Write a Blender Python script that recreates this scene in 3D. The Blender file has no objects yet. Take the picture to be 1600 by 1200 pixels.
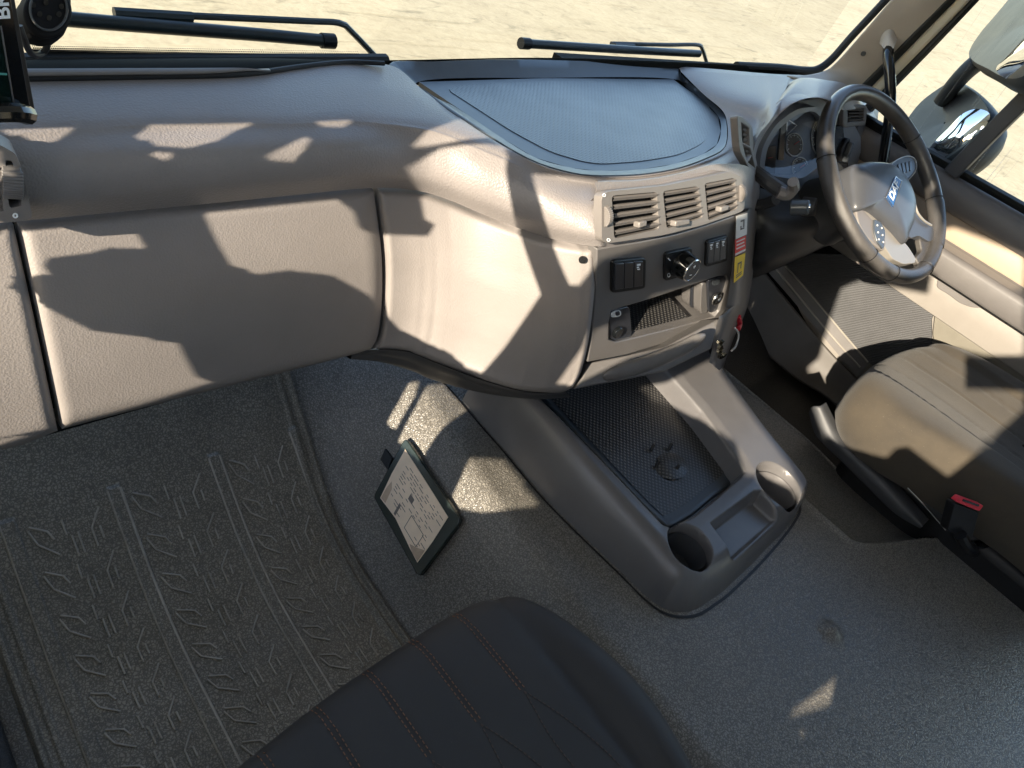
import bpy, bmesh, math, random
import numpy as np
from mathutils import Vector, Matrix
R = math.radians
random.seed(4)
sc = bpy.context.scene
COL = sc.collection

# ------------------------------------------------------------------ camera
# world: x = towards the driver's side, y = towards the windscreen, z = up; origin = photographer's phone
FPX = 1101.0
WX = Vector((0.7245, -0.6209, 0.2976)); 
_M = np.array([[0.7249, -0.2581, 0.6387], [-0.6213, -0.6456, 0.4443], [0.29756, -0.71878, -0.62834]])
# orthonormalise
_a = _M[0]/np.linalg.norm(_M[0]); _b = _M[1]-_a*np.dot(_M[1], _a); _b /= np.linalg.norm(_b)
_c = np.cross(_a, _b); _c = _c if np.dot(_c, _M[2]) > 0 else -_c
M3 = np.array([_a, _b, _c])
cam = bpy.data.cameras.new('camera'); camo = bpy.data.objects.new('camera', cam); COL.objects.link(camo)
cam.sensor_fit = 'HORIZONTAL'; cam.sensor_width = 36.0; cam.lens = 36.0*FPX/1600.0
cam.clip_start = 0.02; cam.clip_end = 400.0
cx = M3 @ np.array([1, 0, 0]); cy = M3 @ np.array([0, -1, 0]); cz = M3 @ np.array([0, 0, -1])
camo.matrix_world = Matrix(((cx[0], cy[0], cz[0], 0), (cx[1], cy[1], cz[1], 0), (cx[2], cy[2], cz[2], 0), (0, 0, 0, 1)))
sc.camera = camo

# ------------------------------------------------------------------ light
SUN_AZ, SUN_EL = 16.0, 22.0        # travel direction measured from +x towards +y, elevation
sd = Vector((math.cos(R(SUN_AZ))*math.cos(R(SUN_EL)), math.sin(R(SUN_AZ))*math.cos(R(SUN_EL)), -math.sin(R(SUN_EL))))
sl = bpy.data.lights.new('sun', 'SUN'); sl.energy = 4.6; sl.angle = R(0.45); sl.color = (1.0, 0.88, 0.70)
so = bpy.data.objects.new('sun', sl); COL.objects.link(so)
so.rotation_euler = sd.to_track_quat('-Z', 'Y').to_euler()
w = bpy.data.worlds.new('World'); sc.world = w; w.use_nodes = True
nt = w.node_tree; bg = nt.nodes['Background']
sky = nt.nodes.new('ShaderNodeTexSky'); sky.sky_type = 'NISHITA'; sky.sun_disc = False
sky.sun_elevation = R(SUN_EL); sky.sun_rotation = math.atan2(-sd.x, -sd.y)
sky.air_density = 1.0; sky.dust_density = 0.7
nt.links.new(sky.outputs[0], bg.inputs[0]); bg.inputs[1].default_value = 0.15
sc.view_settings.view_transform = 'Standard'; sc.view_settings.look = 'None'
sc.view_settings.gamma = 1; sc.view_settings.use_curve_mapping = False
sc.view_settings.exposure = 1.72

# ------------------------------------------------------------------ projection of measured points
def ray(u, v):
    return M3 @ np.array([(u-800)/FPX, (v-600)/FPX, 1.0])
def P(u, v, **k):
    r = ray(u, v)
    for a, val in k.items():
        return Vector(r*(val/r['xyz'.index(a)]))
class Plane:
    def __init__(s, a, b, c):
        s.o = Vector(a); s.n = (Vector(b)-s.o).cross(Vector(c)-s.o).normalized()
        if s.n.dot(s.o) > 0: s.n = -s.n          # towards the camera
    def at(s, u, v, off=0.0):
        r = Vector(ray(u, v)); o = s.o + s.n*off
        return r*(o.dot(s.n)/r.dot(s.n))

# ------------------------------------------------------------------ objects
def empty(name, label, cat, loc=(0, 0, 0), group=None, kind=None):
    o = bpy.data.objects.new(name, None); COL.objects.link(o); o.location = loc
    o.empty_display_size = .05
    o['label'] = label; o['category'] = cat
    if group: o['group'] = group
    if kind: o['kind'] = kind
    return o
def wloc(o):
    l = Vector((0, 0, 0))
    while o is not None:
        l = l + o.location; o = o.parent
    return l
def link(name, bm, m, parent=None, label=None, cat=None, kind=None, loc=None, sharp=35, bevel=0, seg=2, solid=0, group=None, recalc=True):
    if recalc: bmesh.ops.recalc_face_normals(bm, faces=bm.faces)
    for f in bm.faces: f.smooth = True
    for e in bm.edges:
        if len(e.link_faces) == 2 and e.calc_face_angle(0) > R(sharp): e.smooth = False
    base = wloc(parent) if parent else Vector((0, 0, 0))
    if loc is not None: base = Vector(loc)
    if base.length > 0: bmesh.ops.translate(bm, verts=bm.verts, vec=-base)
    me = bpy.data.meshes.new(name); bm.to_mesh(me); bm.free()
    o = bpy.data.objects.new(name, me); COL.objects.link(o)
    if parent: o.parent = parent
    elif loc is not None: o.location = base
    if m: me.materials.append(m)
    if label: o['label'] = label
    if cat: o['category'] = cat
    if kind: o['kind'] = kind
    if group: o['group'] = group
    if solid:
        s = o.modifiers.new('solid', 'SOLIDIFY'); s.thickness = abs(solid); s.offset = -1 if solid > 0 else 1
    if bevel:
        b = o.modifiers.new('bevel', 'BEVEL'); b.width = bevel; b.segments = seg; b.limit_method = 'ANGLE'; b.angle_limit = R(40)
        b.harden_normals = False
    return o
def crv(pts, n):
    """Catmull-Rom through pts (tuples), n samples evenly in chord length"""
    p = np.array([list(q) for q in pts], float)
    if len(p) == 2: 
        t = np.linspace(0, 1, n)[:, None]; return p[0]*(1-t)+p[1]*t
    d = np.r_[0, np.cumsum(np.linalg.norm(np.diff(p, axis=0), axis=1))]
    ext = np.vstack([2*p[0]-p[1], p, 2*p[-1]-p[-2]])
    out = []
    for s in np.linspace(0, d[-1], n):
        i = min(max(np.searchsorted(d, s, 'right')-1, 0), len(p)-2)
        t = (s-d[i])/max(d[i+1]-d[i], 1e-9)
        a, b, c, e = ext[i], ext[i+1], ext[i+2], ext[i+3]
        out.append(.5*((2*b)+(-a+c)*t+(2*a-5*b+4*c-e)*t*t+(-a+3*b-3*c+e)*t**3))
    return np.array(out)
def closed(pts, n):
    p = [tuple(q) for q in pts]
    k = len(p); m = crv(p+p+p+[p[0]], n*3+1)
    return m[n:2*n]
def grid_bm(G, bm=None, close_u=False):
    bm = bm or bmesh.new()
    V = [[bm.verts.new(tuple(q)) for q in row] for row in G]
    for i in range(len(V)-1):
        n = len(V[i])
        for j in range(n if close_u else n-1):
            try: bm.faces.new((V[i][j], V[i][(j+1) % n], V[i+1][(j+1) % n], V[i+1][j]))
            except ValueError: pass
    return bm
def up(G, nr, nc):
    """Catmull-Rom upsample of a coarse grid of 3-D points"""
    A = np.array([[list(q) for q in row] for row in G], float)
    B = np.array([crv_u(r, nc) for r in A])
    B = B.transpose(1, 0, 2)
    C_ = np.array([crv_u(r, nr) for r in B]).transpose(1, 0, 2)
    return C_
def crv_u(p, n):
    ext = np.vstack([2*p[0]-p[1], p, 2*p[-1]-p[-2]]); out = []
    for s in np.linspace(0, len(p)-1, n):
        i = min(int(s), len(p)-2); t = s-i
        a, b, c, e = ext[i], ext[i+1], ext[i+2], ext[i+3]
        out.append(.5*((2*b)+(-a+c)*t+(2*a-5*b+4*c-e)*t*t+(-a+3*b-3*c+e)*t**3))
    return np.array(out)
def coons(top, bot, left, right, n, m):
    T = crv(top, n); B = crv(bot, n); L = crv(left, m); Rr = crv(right, m)
    s = np.linspace(0, 1, n)[None, :, None]; t = np.linspace(0, 1, m)[:, None, None]
    return (1-t)*T[None]+t*B[None]+(1-s)*L[:, None]+s*Rr[:, None]-((1-s)*(1-t)*T[0]+s*(1-t)*T[-1]+(1-s)*t*B[0]+s*t*B[-1])
def tube(pts, r, bm=None, seg=10, n=None, cap=True, r2=None):
    bm = bm or bmesh.new()
    p = [Vector(q) for q in (crv(pts, n) if n else pts)]
    k = len(p); rows = []
    nrm = None
    for i in range(k):
        t = (p[min(i+1, k-1)]-p[max(i-1, 0)]).normalized()
        if nrm is None: nrm = t.orthogonal().normalized()
        else: nrm = (nrm - t*nrm.dot(t)).normalized()
        b = t.cross(nrm)
        rr = r if r2 is None else r+(r2-r)*i/(k-1)
        rows.append([bm.verts.new(p[i]+(nrm*math.cos(a)+b*math.sin(a))*rr) for a in [2*math.pi*j/seg for j in range(seg)]])
    for i in range(k-1):
        for j in range(seg):
            bm.faces.new((rows[i][j], rows[i][(j+1) % seg], rows[i+1][(j+1) % seg], rows[i+1][j]))
    if cap: bm.faces.new(rows[0][::-1]); bm.faces.new(rows[-1])
    return bm
def box(bm, c, s, rot=None):
    r = bmesh.ops.create_cube(bm, size=1.0)
    mt = Matrix.Translation(Vector(c)) @ (rot.to_4x4() if rot else Matrix.Identity(4)) @ Matrix.Diagonal((s[0], s[1], s[2], 1))
    bmesh.ops.transform(bm, matrix=mt, verts=r['verts']); return bm
def frame(o, x, y):
    """4x4 from origin, x axis, approx y axis"""
    x = Vector(x).normalized(); y = Vector(y); y = (y-x*y.dot(x)).normalized(); z = x.cross(y)
    return Matrix(((x.x, y.x, z.x, o[0]), (x.y, y.y, z.y, o[1]), (x.z, y.z, z.z, o[2]), (0, 0, 0, 1)))
def fbox(bm, F, c, s):
    r = bmesh.ops.create_cube(bm, size=1.0)
    bmesh.ops.transform(bm, matrix=F @ Matrix.Translation(Vector(c)) @ Matrix.Diagonal((s[0], s[1], s[2], 1)), verts=r['verts']); return bm
def fcyl(bm, F, c, r, h, seg=28, r2=None):
    q = bmesh.ops.create_cone(bm, cap_ends=True, segments=seg, radius1=r, radius2=r if r2 is None else r2, depth=h)
    bmesh.ops.transform(bm, matrix=F @ Matrix.Translation(Vector(c)), verts=q['verts']); return bm
def plate(outer, holes, n, th, bm=None):
    """planar plate: outer loop, hole loops (3-D points); thickness th to the back (-n)"""
    bm = bm or bmesh.new(); es = []; loops = []
    n = Vector(n)
    for lp in [outer]+holes:
        vs = [bm.verts.new(tuple(q)) for q in lp]; loops.append(vs)
        for i in range(len(vs)): es.append(bm.edges.new((vs[i], vs[(i+1) % len(vs)])))
    if holes:
        fs = [g for g in bmesh.ops.triangle_fill(bm, use_beauty=True, use_dissolve=False, edges=es, normal=n)['geom'] if isinstance(g, bmesh.types.BMFace)]
    else:
        fs = [bm.faces.new(loops[0])]
    if th:
        ex = bmesh.ops.extrude_face_region(bm, geom=fs)
        vs = [g for g in ex['geom'] if isinstance(g, bmesh.types.BMVert)]
        bmesh.ops.translate(bm, verts=vs, vec=-n*th)
    return bm
def pix_plate(pl, outer, holes=(), off=0.0, th=.004, bm=None):
    return plate([pl.at(u, v, off) for u, v in outer], [[pl.at(u, v, off) for u, v in h] for h in holes], pl.n, th, bm)
def rnd(pts, r=.25, k=4):
    """round the corners of a polygon (2-D/3-D tuples)"""
    p = [Vector(q) for q in pts]; out = []
    for i in range(len(p)):
        a, b, c = p[i-1], p[i], p[(i+1) % len(p)]
        s = b+(a-b)*r; e = b+(c-b)*r
        for j in range(k+1):
            t = j/k; out.append(tuple(s*(1-t)**2+b*2*t*(1-t)+e*t*t))
    return out
def text(name, s, F, size, m, parent, depth=.0002):
    c = bpy.data.curves.new(name, 'FONT'); c.body = s; c.size = size; c.extrude = depth; c.offset = size*.018; c.align_x = 'CENTER'; c.align_y = 'CENTER'
    o = bpy.data.objects.new(name, c); COL.objects.link(o)
    dg = bpy.context.evaluated_depsgraph_get(); me = bpy.data.meshes.new_from_object(o.evaluated_get(dg))
    bpy.data.objects.remove(o)
    me.transform(F); me.transform(Matrix.Translation(-wloc(parent)))
    o = bpy.data.objects.new(name, me); COL.objects.link(o); o.parent = parent; me.materials.clear(); me.materials.append(m)
    return o

# ------------------------------------------------------------------ materials
def mat(name, col, rough=.5, spec=.5, grain=None, gs=.3, gd=.0006, var=0.0, vs=8.0, metal=0.0, coat=0.0, dust=None, col2=None, dist='F1', sheen=0, streak=None):
    m = bpy.data.materials.new(name); m.use_nodes = True; t = m.node_tree; b = t.nodes['Principled BSDF']
    b.inputs['Base Color'].default_value = (*col, 1); b.inputs['Roughness'].default_value = rough
    b.inputs['Specular IOR Level'].default_value = spec; b.inputs['Metallic'].default_value = metal
    b.inputs['Coat Weight'].default_value = coat
    if sheen: b.inputs['Sheen Weight'].default_value = sheen; b.inputs['Sheen Roughness'].default_value = .5
    tc = t.nodes.new('ShaderNodeTexCoord')
    L = t.links.new
    csock = None
    if var:
        nz = t.nodes.new('ShaderNodeTexNoise'); nz.inputs['Scale'].default_value = vs; nz.inputs['Detail'].default_value = 5; nz.inputs['Roughness'].default_value = .65
        L(tc.outputs['Object'], nz.inputs['Vector'])
        mr = t.nodes.new('ShaderNodeMapRange'); mr.inputs[1].default_value = .3; mr.inputs[2].default_value = .7
        L(nz.outputs[0], mr.inputs[0])
        mx = t.nodes.new('ShaderNodeMix'); mx.data_type = 'RGBA'
        c2 = col2 or tuple(min(1, c*(1+var)+.3*var*.05) for c in col)
        mx.inputs[6].default_value = (*tuple(c*(1-var) for c in col), 1) if not col2 else (*col, 1)
        mx.inputs[7].default_value = (*c2, 1)
        L(mr.outputs[0], mx.inputs[0]); csock = mx.outputs[2]
        mr2 = t.nodes.new('ShaderNodeMapRange'); mr2.inputs[3].default_value = max(.02, rough-.08); mr2.inputs[4].default_value = min(1, rough+.1)
        L(nz.outputs[0], mr2.inputs[0]); L(mr2.outputs[0], b.inputs['Roughness'])
    if dust:
        n2 = t.nodes.new('ShaderNodeTexNoise'); n2.inputs['Scale'].default_value = 420; n2.inputs['Detail'].default_value = 2
        L(tc.outputs['Object'], n2.inputs['Vector'])
        r2 = t.nodes.new('ShaderNodeValToRGB'); r2.color_ramp.elements[0].position = .69; r2.color_ramp.elements[1].position = .78
        L(n2.outputs[0], r2.inputs[0])
        mm = t.nodes.new('ShaderNodeMath'); mm.operation = 'MULTIPLY'; mm.inputs[1].default_value = dust
        L(r2.outputs[0], mm.inputs[0])
        m2 = t.nodes.new('ShaderNodeMix'); m2.data_type = 'RGBA'; m2.inputs[7].default_value = (.42, .38, .32, 1)
        L(mm.outputs[0], m2.inputs[0])
        if csock: L(csock, m2.inputs[6])
        else: m2.inputs[6].default_value = (*col, 1)
        csock = m2.outputs[2]
    if grain:
        kind, scale = grain
        if kind == 'vor':
            g = t.nodes.new('ShaderNodeTexVoronoi'); g.feature = dist; g.inputs['Scale'].default_value = scale
            w_ = t.nodes.new('ShaderNodeTexNoise'); w_.inputs['Scale'].default_value = scale*.6
            L(tc.outputs['Object'], w_.inputs['Vector'])
            va = t.nodes.new('ShaderNodeVectorMath'); va.operation = 'MULTIPLY_ADD'; va.inputs[1].default_value = (1.2/scale,)*3
            L(w_.outputs['Color'], va.inputs[0]); L(tc.outputs['Object'], va.inputs[2]); L(va.outputs[0], g.inputs['Vector'])
            h = g.outputs['Distance']
        elif kind == 'noise':
            g = t.nodes.new('ShaderNodeTexNoise'); g.inputs['Scale'].default_value = scale; g.inputs['Detail'].default_value = 3
            L(tc.outputs['Object'], g.inputs['Vector']); h = g.outputs[0]
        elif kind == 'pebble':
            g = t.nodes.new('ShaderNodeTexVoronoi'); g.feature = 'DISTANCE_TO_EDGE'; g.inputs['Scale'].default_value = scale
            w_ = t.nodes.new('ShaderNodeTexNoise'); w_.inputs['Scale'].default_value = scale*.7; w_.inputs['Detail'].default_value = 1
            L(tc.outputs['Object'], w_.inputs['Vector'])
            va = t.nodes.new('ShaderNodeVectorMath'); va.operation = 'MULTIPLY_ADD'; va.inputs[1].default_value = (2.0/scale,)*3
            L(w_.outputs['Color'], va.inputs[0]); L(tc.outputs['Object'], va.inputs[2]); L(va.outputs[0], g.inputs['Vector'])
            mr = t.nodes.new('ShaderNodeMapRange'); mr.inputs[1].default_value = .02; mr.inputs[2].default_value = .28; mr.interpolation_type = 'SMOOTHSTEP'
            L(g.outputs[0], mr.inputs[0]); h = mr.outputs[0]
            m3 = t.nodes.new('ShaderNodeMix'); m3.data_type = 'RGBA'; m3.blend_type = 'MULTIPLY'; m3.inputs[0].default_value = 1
            cr = t.nodes.new('ShaderNodeValToRGB'); cr.color_ramp.elements[0].color = (.42, .42, .42, 1); cr.color_ramp.elements[1].color = (1, 1, 1, 1)  # pebble gaps darkened in the colour, standing for crevice shade
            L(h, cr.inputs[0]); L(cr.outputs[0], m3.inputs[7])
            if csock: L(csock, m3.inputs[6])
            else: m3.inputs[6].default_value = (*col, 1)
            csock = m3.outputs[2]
        elif kind in ('dots', 'ribs'):
            ma = t.nodes.new('ShaderNodeMapping'); ma.inputs['Rotation'].default_value = (0, 0, R(45)) if kind == 'dots' else (0, 0, 0)
            L(tc.outputs['Object'], ma.inputs['Vector'])
            sx = t.nodes.new('ShaderNodeSeparateXYZ'); L(ma.outputs[0], sx.inputs[0])
            def sn(s, k=1.0):
                a = t.nodes.new('ShaderNodeMath'); a.operation = 'MULTIPLY'; a.inputs[1].default_value = scale*k; L(s, a.inputs[0])
                c = t.nodes.new('ShaderNodeMath'); c.operation = 'SINE'; L(a.outputs[0], c.inputs[0]); return c.outputs[0]
            if kind == 'dots':
                a = t.nodes.new('ShaderNodeMath'); a.operation = 'ADD'; L(sn(sx.outputs[0]), a.inputs[0]); L(sn(sx.outputs[1]), a.inputs[1])
                mr = t.nodes.new('ShaderNodeMapRange'); mr.inputs[1].default_value = .1; mr.inputs[2].default_value = 1.1
                L(a.outputs[0], mr.inputs[0]); h = mr.outputs[0]
                m3 = t.nodes.new('ShaderNodeMix'); m3.data_type = 'RGBA'; m3.inputs[7].default_value = (*(streak or (.004, .004, .005)), 1)
                L(h, m3.inputs[0])
                if csock: L(csock, m3.inputs[6])
                else: m3.inputs[6].default_value = (*col, 1)
                csock = m3.outputs[2]
            else:
                # ribs run diagonally down the door's y/z plane
                a = t.nodes.new('ShaderNodeMath'); a.operation = 'MULTIPLY_ADD'; a.inputs[1].default_value = .56
                L(sx.outputs[1], a.inputs[0]); L(sx.outputs[2], a.inputs[2]); h = sn(a.outputs[0])
        bp = t.nodes.new('ShaderNodeBump'); bp.inputs['Strength'].default_value = gs; bp.inputs['Distance'].default_value = gd
        if kind in ('dots',): bp.invert = True
        L(h, bp.inputs['Height']); L(bp.outputs[0], b.inputs['Normal'])
    if csock: L(csock, b.inputs['Base Color'])
    return m

TAUPE = (.214, .194, .186)
M = {}
M['taupe'] = mat('taupe_dash_skin', TAUPE, .40, .5, ('vor', 360), .42, .0011, var=.07, vs=9)
M['taupe_panel'] = mat('taupe_panel', (.226, .205, .194), .48, .4, ('vor', 400), .28, .0009, var=.06, vs=7)
M['taupe_smooth'] = mat('taupe_plastic', (.165, .150, .140), .42, .45, ('noise', 900), .1, .0003, var=.05)
M['stack'] = mat('grey_stack_plastic', (.118, .111, .108), .36, .5, ('noise', 1200), .12, .0003, var=.06)
M['console'] = mat('console_plastic', (.105, .100, .100), .31, .6, ('noise', 1500), .2, .0003, var=.08, vs=14, dust=.10)
M['darkgrey'] = mat('dark_grey_plastic', (.040, .041, .044), .5, .4, ('noise', 900), .2, .0003, var=.12, dust=.10)
M['black'] = mat('black_plastic', (.008, .008, .009), .45, .35, var=.1)
M['gloss'] = mat('gloss_black', (.006, .007, .008), .08, .6)
M['void'] = mat('dark_backing', (.006, .006, .006), .8, .2)
M['rubber'] = mat('windscreen_rubber', (.008, .009, .008), .6, .4, ('noise', 300), .2, .0005, var=.2)
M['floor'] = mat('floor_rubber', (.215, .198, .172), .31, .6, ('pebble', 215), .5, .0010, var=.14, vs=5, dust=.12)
M['tunnel'] = M['floor']
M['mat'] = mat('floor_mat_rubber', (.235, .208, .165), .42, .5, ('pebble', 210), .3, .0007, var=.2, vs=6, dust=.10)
M['traymat'] = mat('dash_tray_rubber', (.026, .033, .042), .33, .75, ('dots', 900), .25, .0009, var=.16, vs=9, streak=(.014, .017, .020))
M['trayplain'] = mat('dash_tray_plain_rubber', (.034, .042, .052), .36, .7, ('noise', 700), .2, .0004, var=.15, vs=20)
M['consmat'] = mat('console_rubber_mat', (.012, .012, .013), .34, .6, ('dots', 860), .5, .0012, var=.16, vs=10, streak=(.095, .090, .084))
M['seatfab'] = mat('driver_seat_cloth', (.100, .088, .070), .85, .2, ('noise', 1300), .5, .0007, var=.0, sheen=.25)
M['seatfab'] = mat('driver_seat_cloth', (.040, .034, .027), .85, .2, ('noise', 1300), .5, .0007, var=.3, vs=7, col2=(.066, .054, .039), sheen=.12, dust=.15)
M['pseat'] = mat('passenger_seat_cloth', (.034, .031, .029), .6, .28, ('noise', 1500), .35, .0005, var=.1, vs=9, dust=.04)
M['pbolster'] = mat('passenger_seat_leather', (.036, .032, .028), .5, .4, ('vor', 700), .2, .0005, var=.1, vs=6, dust=.05)
M['orange'] = mat('orange_thread', (.20, .085, .035), .6)
M['leather'] = mat('wheel_leather', (.058, .054, .051), .30, .6, ('vor', 520), .3, .0006, var=.25, vs=18)
M['leather2'] = mat('wheel_leather_perforated', (.062, .057, .053), .38, .6, ('vor', 900), .5, .0008, var=.2, vs=15)
M['hub'] = mat('wheel_hub_plastic', (.056, .058, .064), .34, .5, ('noise', 1400), .15, .0003, var=.06)
M['silver'] = mat('satin_silver_plastic', (.31, .285, .25), .34, .6, metal=.35, var=.04)
M['chrome'] = mat('chrome', (.75, .75, .75), .15, .5, metal=1)
M['badge'] = mat('badge_blue', (.020, .085, .24), .25, .5)
M['white'] = mat('white_print', (.75, .78, .80), .5)
M['beige'] = mat('beige_pillar_trim', (.36, .32, .27), .55, .35, ('noise', 1100), .15, .0003, var=.05)
M['doorbeige'] = mat('door_beige_vinyl', (.33, .26, .19), .5, .4, ('noise', 900), .15, .0003, var=.05)
M['doorgrey'] = mat('door_grey_plastic', (.120, .112, .108), .48, .4, ('vor', 500), .25, .0005, var=.1)
M['doortaupe'] = mat('door_taupe_plastic', (.200, .182, .162), .5, .4, ('vor', 600), .2, .0004, var=.07, dust=.12)
M['steptrim'] = mat('step_well_plastic', (.075, .068, .062), .5, .4, ('vor', 600), .2, .0004, var=.1, dust=.1)
M['blackmat'] = mat('black_rubber', (.022, .022, .022), .5, .45, ('pebble', 240), .5, .001, var=.2)
M['ribbed'] = mat('door_ribbed_carpet', (.100, .100, .103), .8, .25, ('ribs', 1050), .8, .0022, var=.1, vs=10, dust=.12)
M['red'] = mat('red_plastic', (.62, .03, .05), .35, .5)
M['yellow'] = mat('yellow_sticker', (.72, .50, .04), .45)
M['redstick'] = mat('red_sticker', (.60, .045, .035), .45)
M['whitestick'] = mat('white_sticker', (.58, .57, .55), .45, var=.1)
M['paper'] = mat('paper_sheet', (.82, .66, .50), .75, .3, var=.10, vs=16)
M['paperink'] = mat('paper_ink', (.16, .14, .13), .8)
M['paperstain'] = mat('paper_brown_stain', (.47, .35, .25), .8, var=.2, vs=40)
M['plasticgreen'] = mat('folder_vinyl', (.018, .026, .024), .18, .6, var=.1)
M['mirror'] = mat('mirror_glass', (.9, .92, .93), .02, .5, metal=1)
M['mirrorhouse'] = mat('mirror_housing', (.016, .021, .026), .55, .35, ('noise', 60), .15, .001, var=.2, vs=6)
M['wiper'] = mat('wiper_rubber', (.016, .024, .028), .38, .5, var=.15, vs=20)
M['screen'] = mat('dark_screen', (.004, .012, .010), .06, .6)
M['switch'] = mat('switch_plastic', (.022, .024, .030), .3, .55)
M['cluster'] = mat('cluster_housing', (.22, .24, .27), .38, .5, var=.08)  # sky reflection on the bezels is put into this blue-grey
M['dial'] = mat('dial_face', (.17, .20, .245), .5, .4)  # pale blue of the lens reflection is put into the dial colour
M['dialdark'] = mat('gauge_dark', (.020, .024, .030), .4, .5)
M['switchsat'] = mat('switch_satin', (.055, .062, .070), .25, .6)

def glass_mat(name, tint=(.97, .985, .98), k=1.0, scratch=False):
    m = bpy.data.materials.new(name); m.use_nodes = True; t = m.node_tree; t.nodes.clear(); L = t.links.new
    o = t.nodes.new('ShaderNodeOutputMaterial'); tr = t.nodes.new('ShaderNodeBsdfTransparent'); tr.inputs[0].default_value = (*tint, 1)
    g = t.nodes.new('ShaderNodeBsdfGlossy'); g.inputs['Roughness'].default_value = .02
    fr = t.nodes.new('ShaderNodeFresnel'); fr.inputs[0].default_value = 1.45
    mu = t.nodes.new('ShaderNodeMath'); mu.operation = 'MULTIPLY'; mu.inputs[1].default_value = k; L(fr.outputs[0], mu.inputs[0])
    mx = t.nodes.new('ShaderNodeMixShader'); L(mu.outputs[0], mx.inputs[0]); L(tr.outputs[0], mx.inputs[1]); L(g.outputs[0], mx.inputs[2])
    last = mx.outputs[0]
    if scratch:      # dried water runs and fine scratches on the side window
        tc = t.nodes.new('ShaderNodeTexCoord'); mp = t.nodes.new('ShaderNodeMapping'); mp.inputs['Rotation'].default_value = (R(-52), 0, 0); mp.inputs['Scale'].default_value = (1, 110, 2.2)
        L(tc.outputs['Object'], mp.inputs[0]); nz = t.nodes.new('ShaderNodeTexNoise'); nz.inputs['Scale'].default_value = 1.6; nz.inputs['Detail'].default_value = 4
        L(mp.outputs[0], nz.inputs[0]); cr = t.nodes.new('ShaderNodeValToRGB'); cr.color_ramp.elements[0].position = .60; cr.color_ramp.elements[1].position = .74
        cr.color_ramp.elements[1].color = (.38, .38, .38, 1)
        L(nz.outputs[0], cr.inputs[0]); df = t.nodes.new('ShaderNodeBsdfTranslucent'); df.inputs[0].default_value = (.8, .78, .7, 1)
        d2 = t.nodes.new('ShaderNodeBsdfDiffuse'); d2.inputs[0].default_value = (.8, .78, .72, 1); ad = t.nodes.new('ShaderNodeMixShader'); L(df.outputs[0], ad.inputs[1]); L(d2.outputs[0], ad.inputs[2])
        m4 = t.nodes.new('ShaderNodeMixShader'); L(cr.outputs[0], m4.inputs[0]); L(last, m4.inputs[1]); L(ad.outputs[0], m4.inputs[2]); last = m4.outputs[0]
    L(last, o.inputs[0]); return m
M['glass'] = glass_mat('windscreen_glass', k=.12)
M['sideglass'] = glass_mat('side_window_glass', k=.15, scratch=True)
M['lens'] = glass_mat('cluster_lens', (.95, .97, 1), k=2.2)

# ground material : dusty sand-coloured yard
m = bpy.data.materials.new('dusty_yard'); m.use_nodes = True; t = m.node_tree; b = t.nodes['Principled BSDF']; L = t.links.new
tc = t.nodes.new('ShaderNodeTexCoord')
def noise(sc_, det, rgh=.6, dist=0, mapping=None):
    n = t.nodes.new('ShaderNodeTexNoise'); n.inputs['Scale'].default_value = sc_; n.inputs['Detail'].default_value = det; n.inputs['Roughness'].default_value = rgh; n.inputs['Distortion'].default_value = dist
    if mapping:
        mp = t.nodes.new('ShaderNodeMapping'); mp.inputs['Scale'].default_value = mapping; mp.inputs['Rotation'].default_value = (0, 0, R(28)); L(tc.outputs['Object'], mp.inputs[0]); L(mp.outputs[0], n.inputs[0])
    else: L(tc.outputs['Object'], n.inputs[0])
    return n.outputs[0]
def ramp(s, p0, p1, c0, c1):
    r = t.nodes.new('ShaderNodeValToRGB'); r.color_ramp.elements[0].position = p0; r.color_ramp.elements[1].position = p1
    r.color_ramp.elements[0].color = (*c0, 1); r.color_ramp.elements[1].color = (*c1, 1); L(s, r.inputs[0]); return r.outputs[0]
def mulc(a, b_):
    x = t.nodes.new('ShaderNodeMix'); x.data_type = 'RGBA'; x.blend_type = 'MULTIPLY'; x.inputs[0].default_value = 1; L(a, x.inputs[6]); L(b_, x.inputs[7]); return x.outputs[2]
c = ramp(noise(.5, 6, .6, .4), .3, .7, (.40, .335, .215), (.48, .41, .27))
c = mulc(c, ramp(noise(.7, 5, .7, 1.5, (1, 3.2, 1)), .57, .70, (1, 1, 1), (.60, .61, .60)))
c = mulc(c, ramp(noise(9, 6, .75), .35, .7, (.86, .85, .83), (1.06, 1.06, 1.06)))
c = mulc(c, ramp(noise(38, 3, .7), .65, .74, (1, 1, 1), (.66, .63, .58)))
c = mulc(c, ramp(noise(1.1, 3, .5, .8, (.35, 5, 1)), .57, .68, (1, 1, 1), (.88, .87, .84)))
c = mulc(c, ramp(noise(2.6, 8, .8, .6), .30, .46, (.72, .71, .70), (1, 1, 1)))
L(c, b.inputs['Base Color']); b.inputs['Roughness'].default_value = .9; b.inputs['Specular IOR Level'].default_value = .2
bp = t.nodes.new('ShaderNodeBump'); bp.inputs['Strength'].default_value = .3; bp.inputs['Distance'].default_value = .02; L(noise(14, 6, .7), bp.inputs['Height']); L(bp.outputs[0], b.inputs['Normal'])
M['yard'] = m

# ------------------------------------------------------------------ SETTING
bm = bmesh.new(); bmesh.ops.create_grid(bm, x_segments=8, y_segments=8, size=150); bmesh.ops.translate(bm, verts=bm.verts, vec=(0, 0, -2.6))
link('ground', bm, M['yard'], kind='structure')

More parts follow.
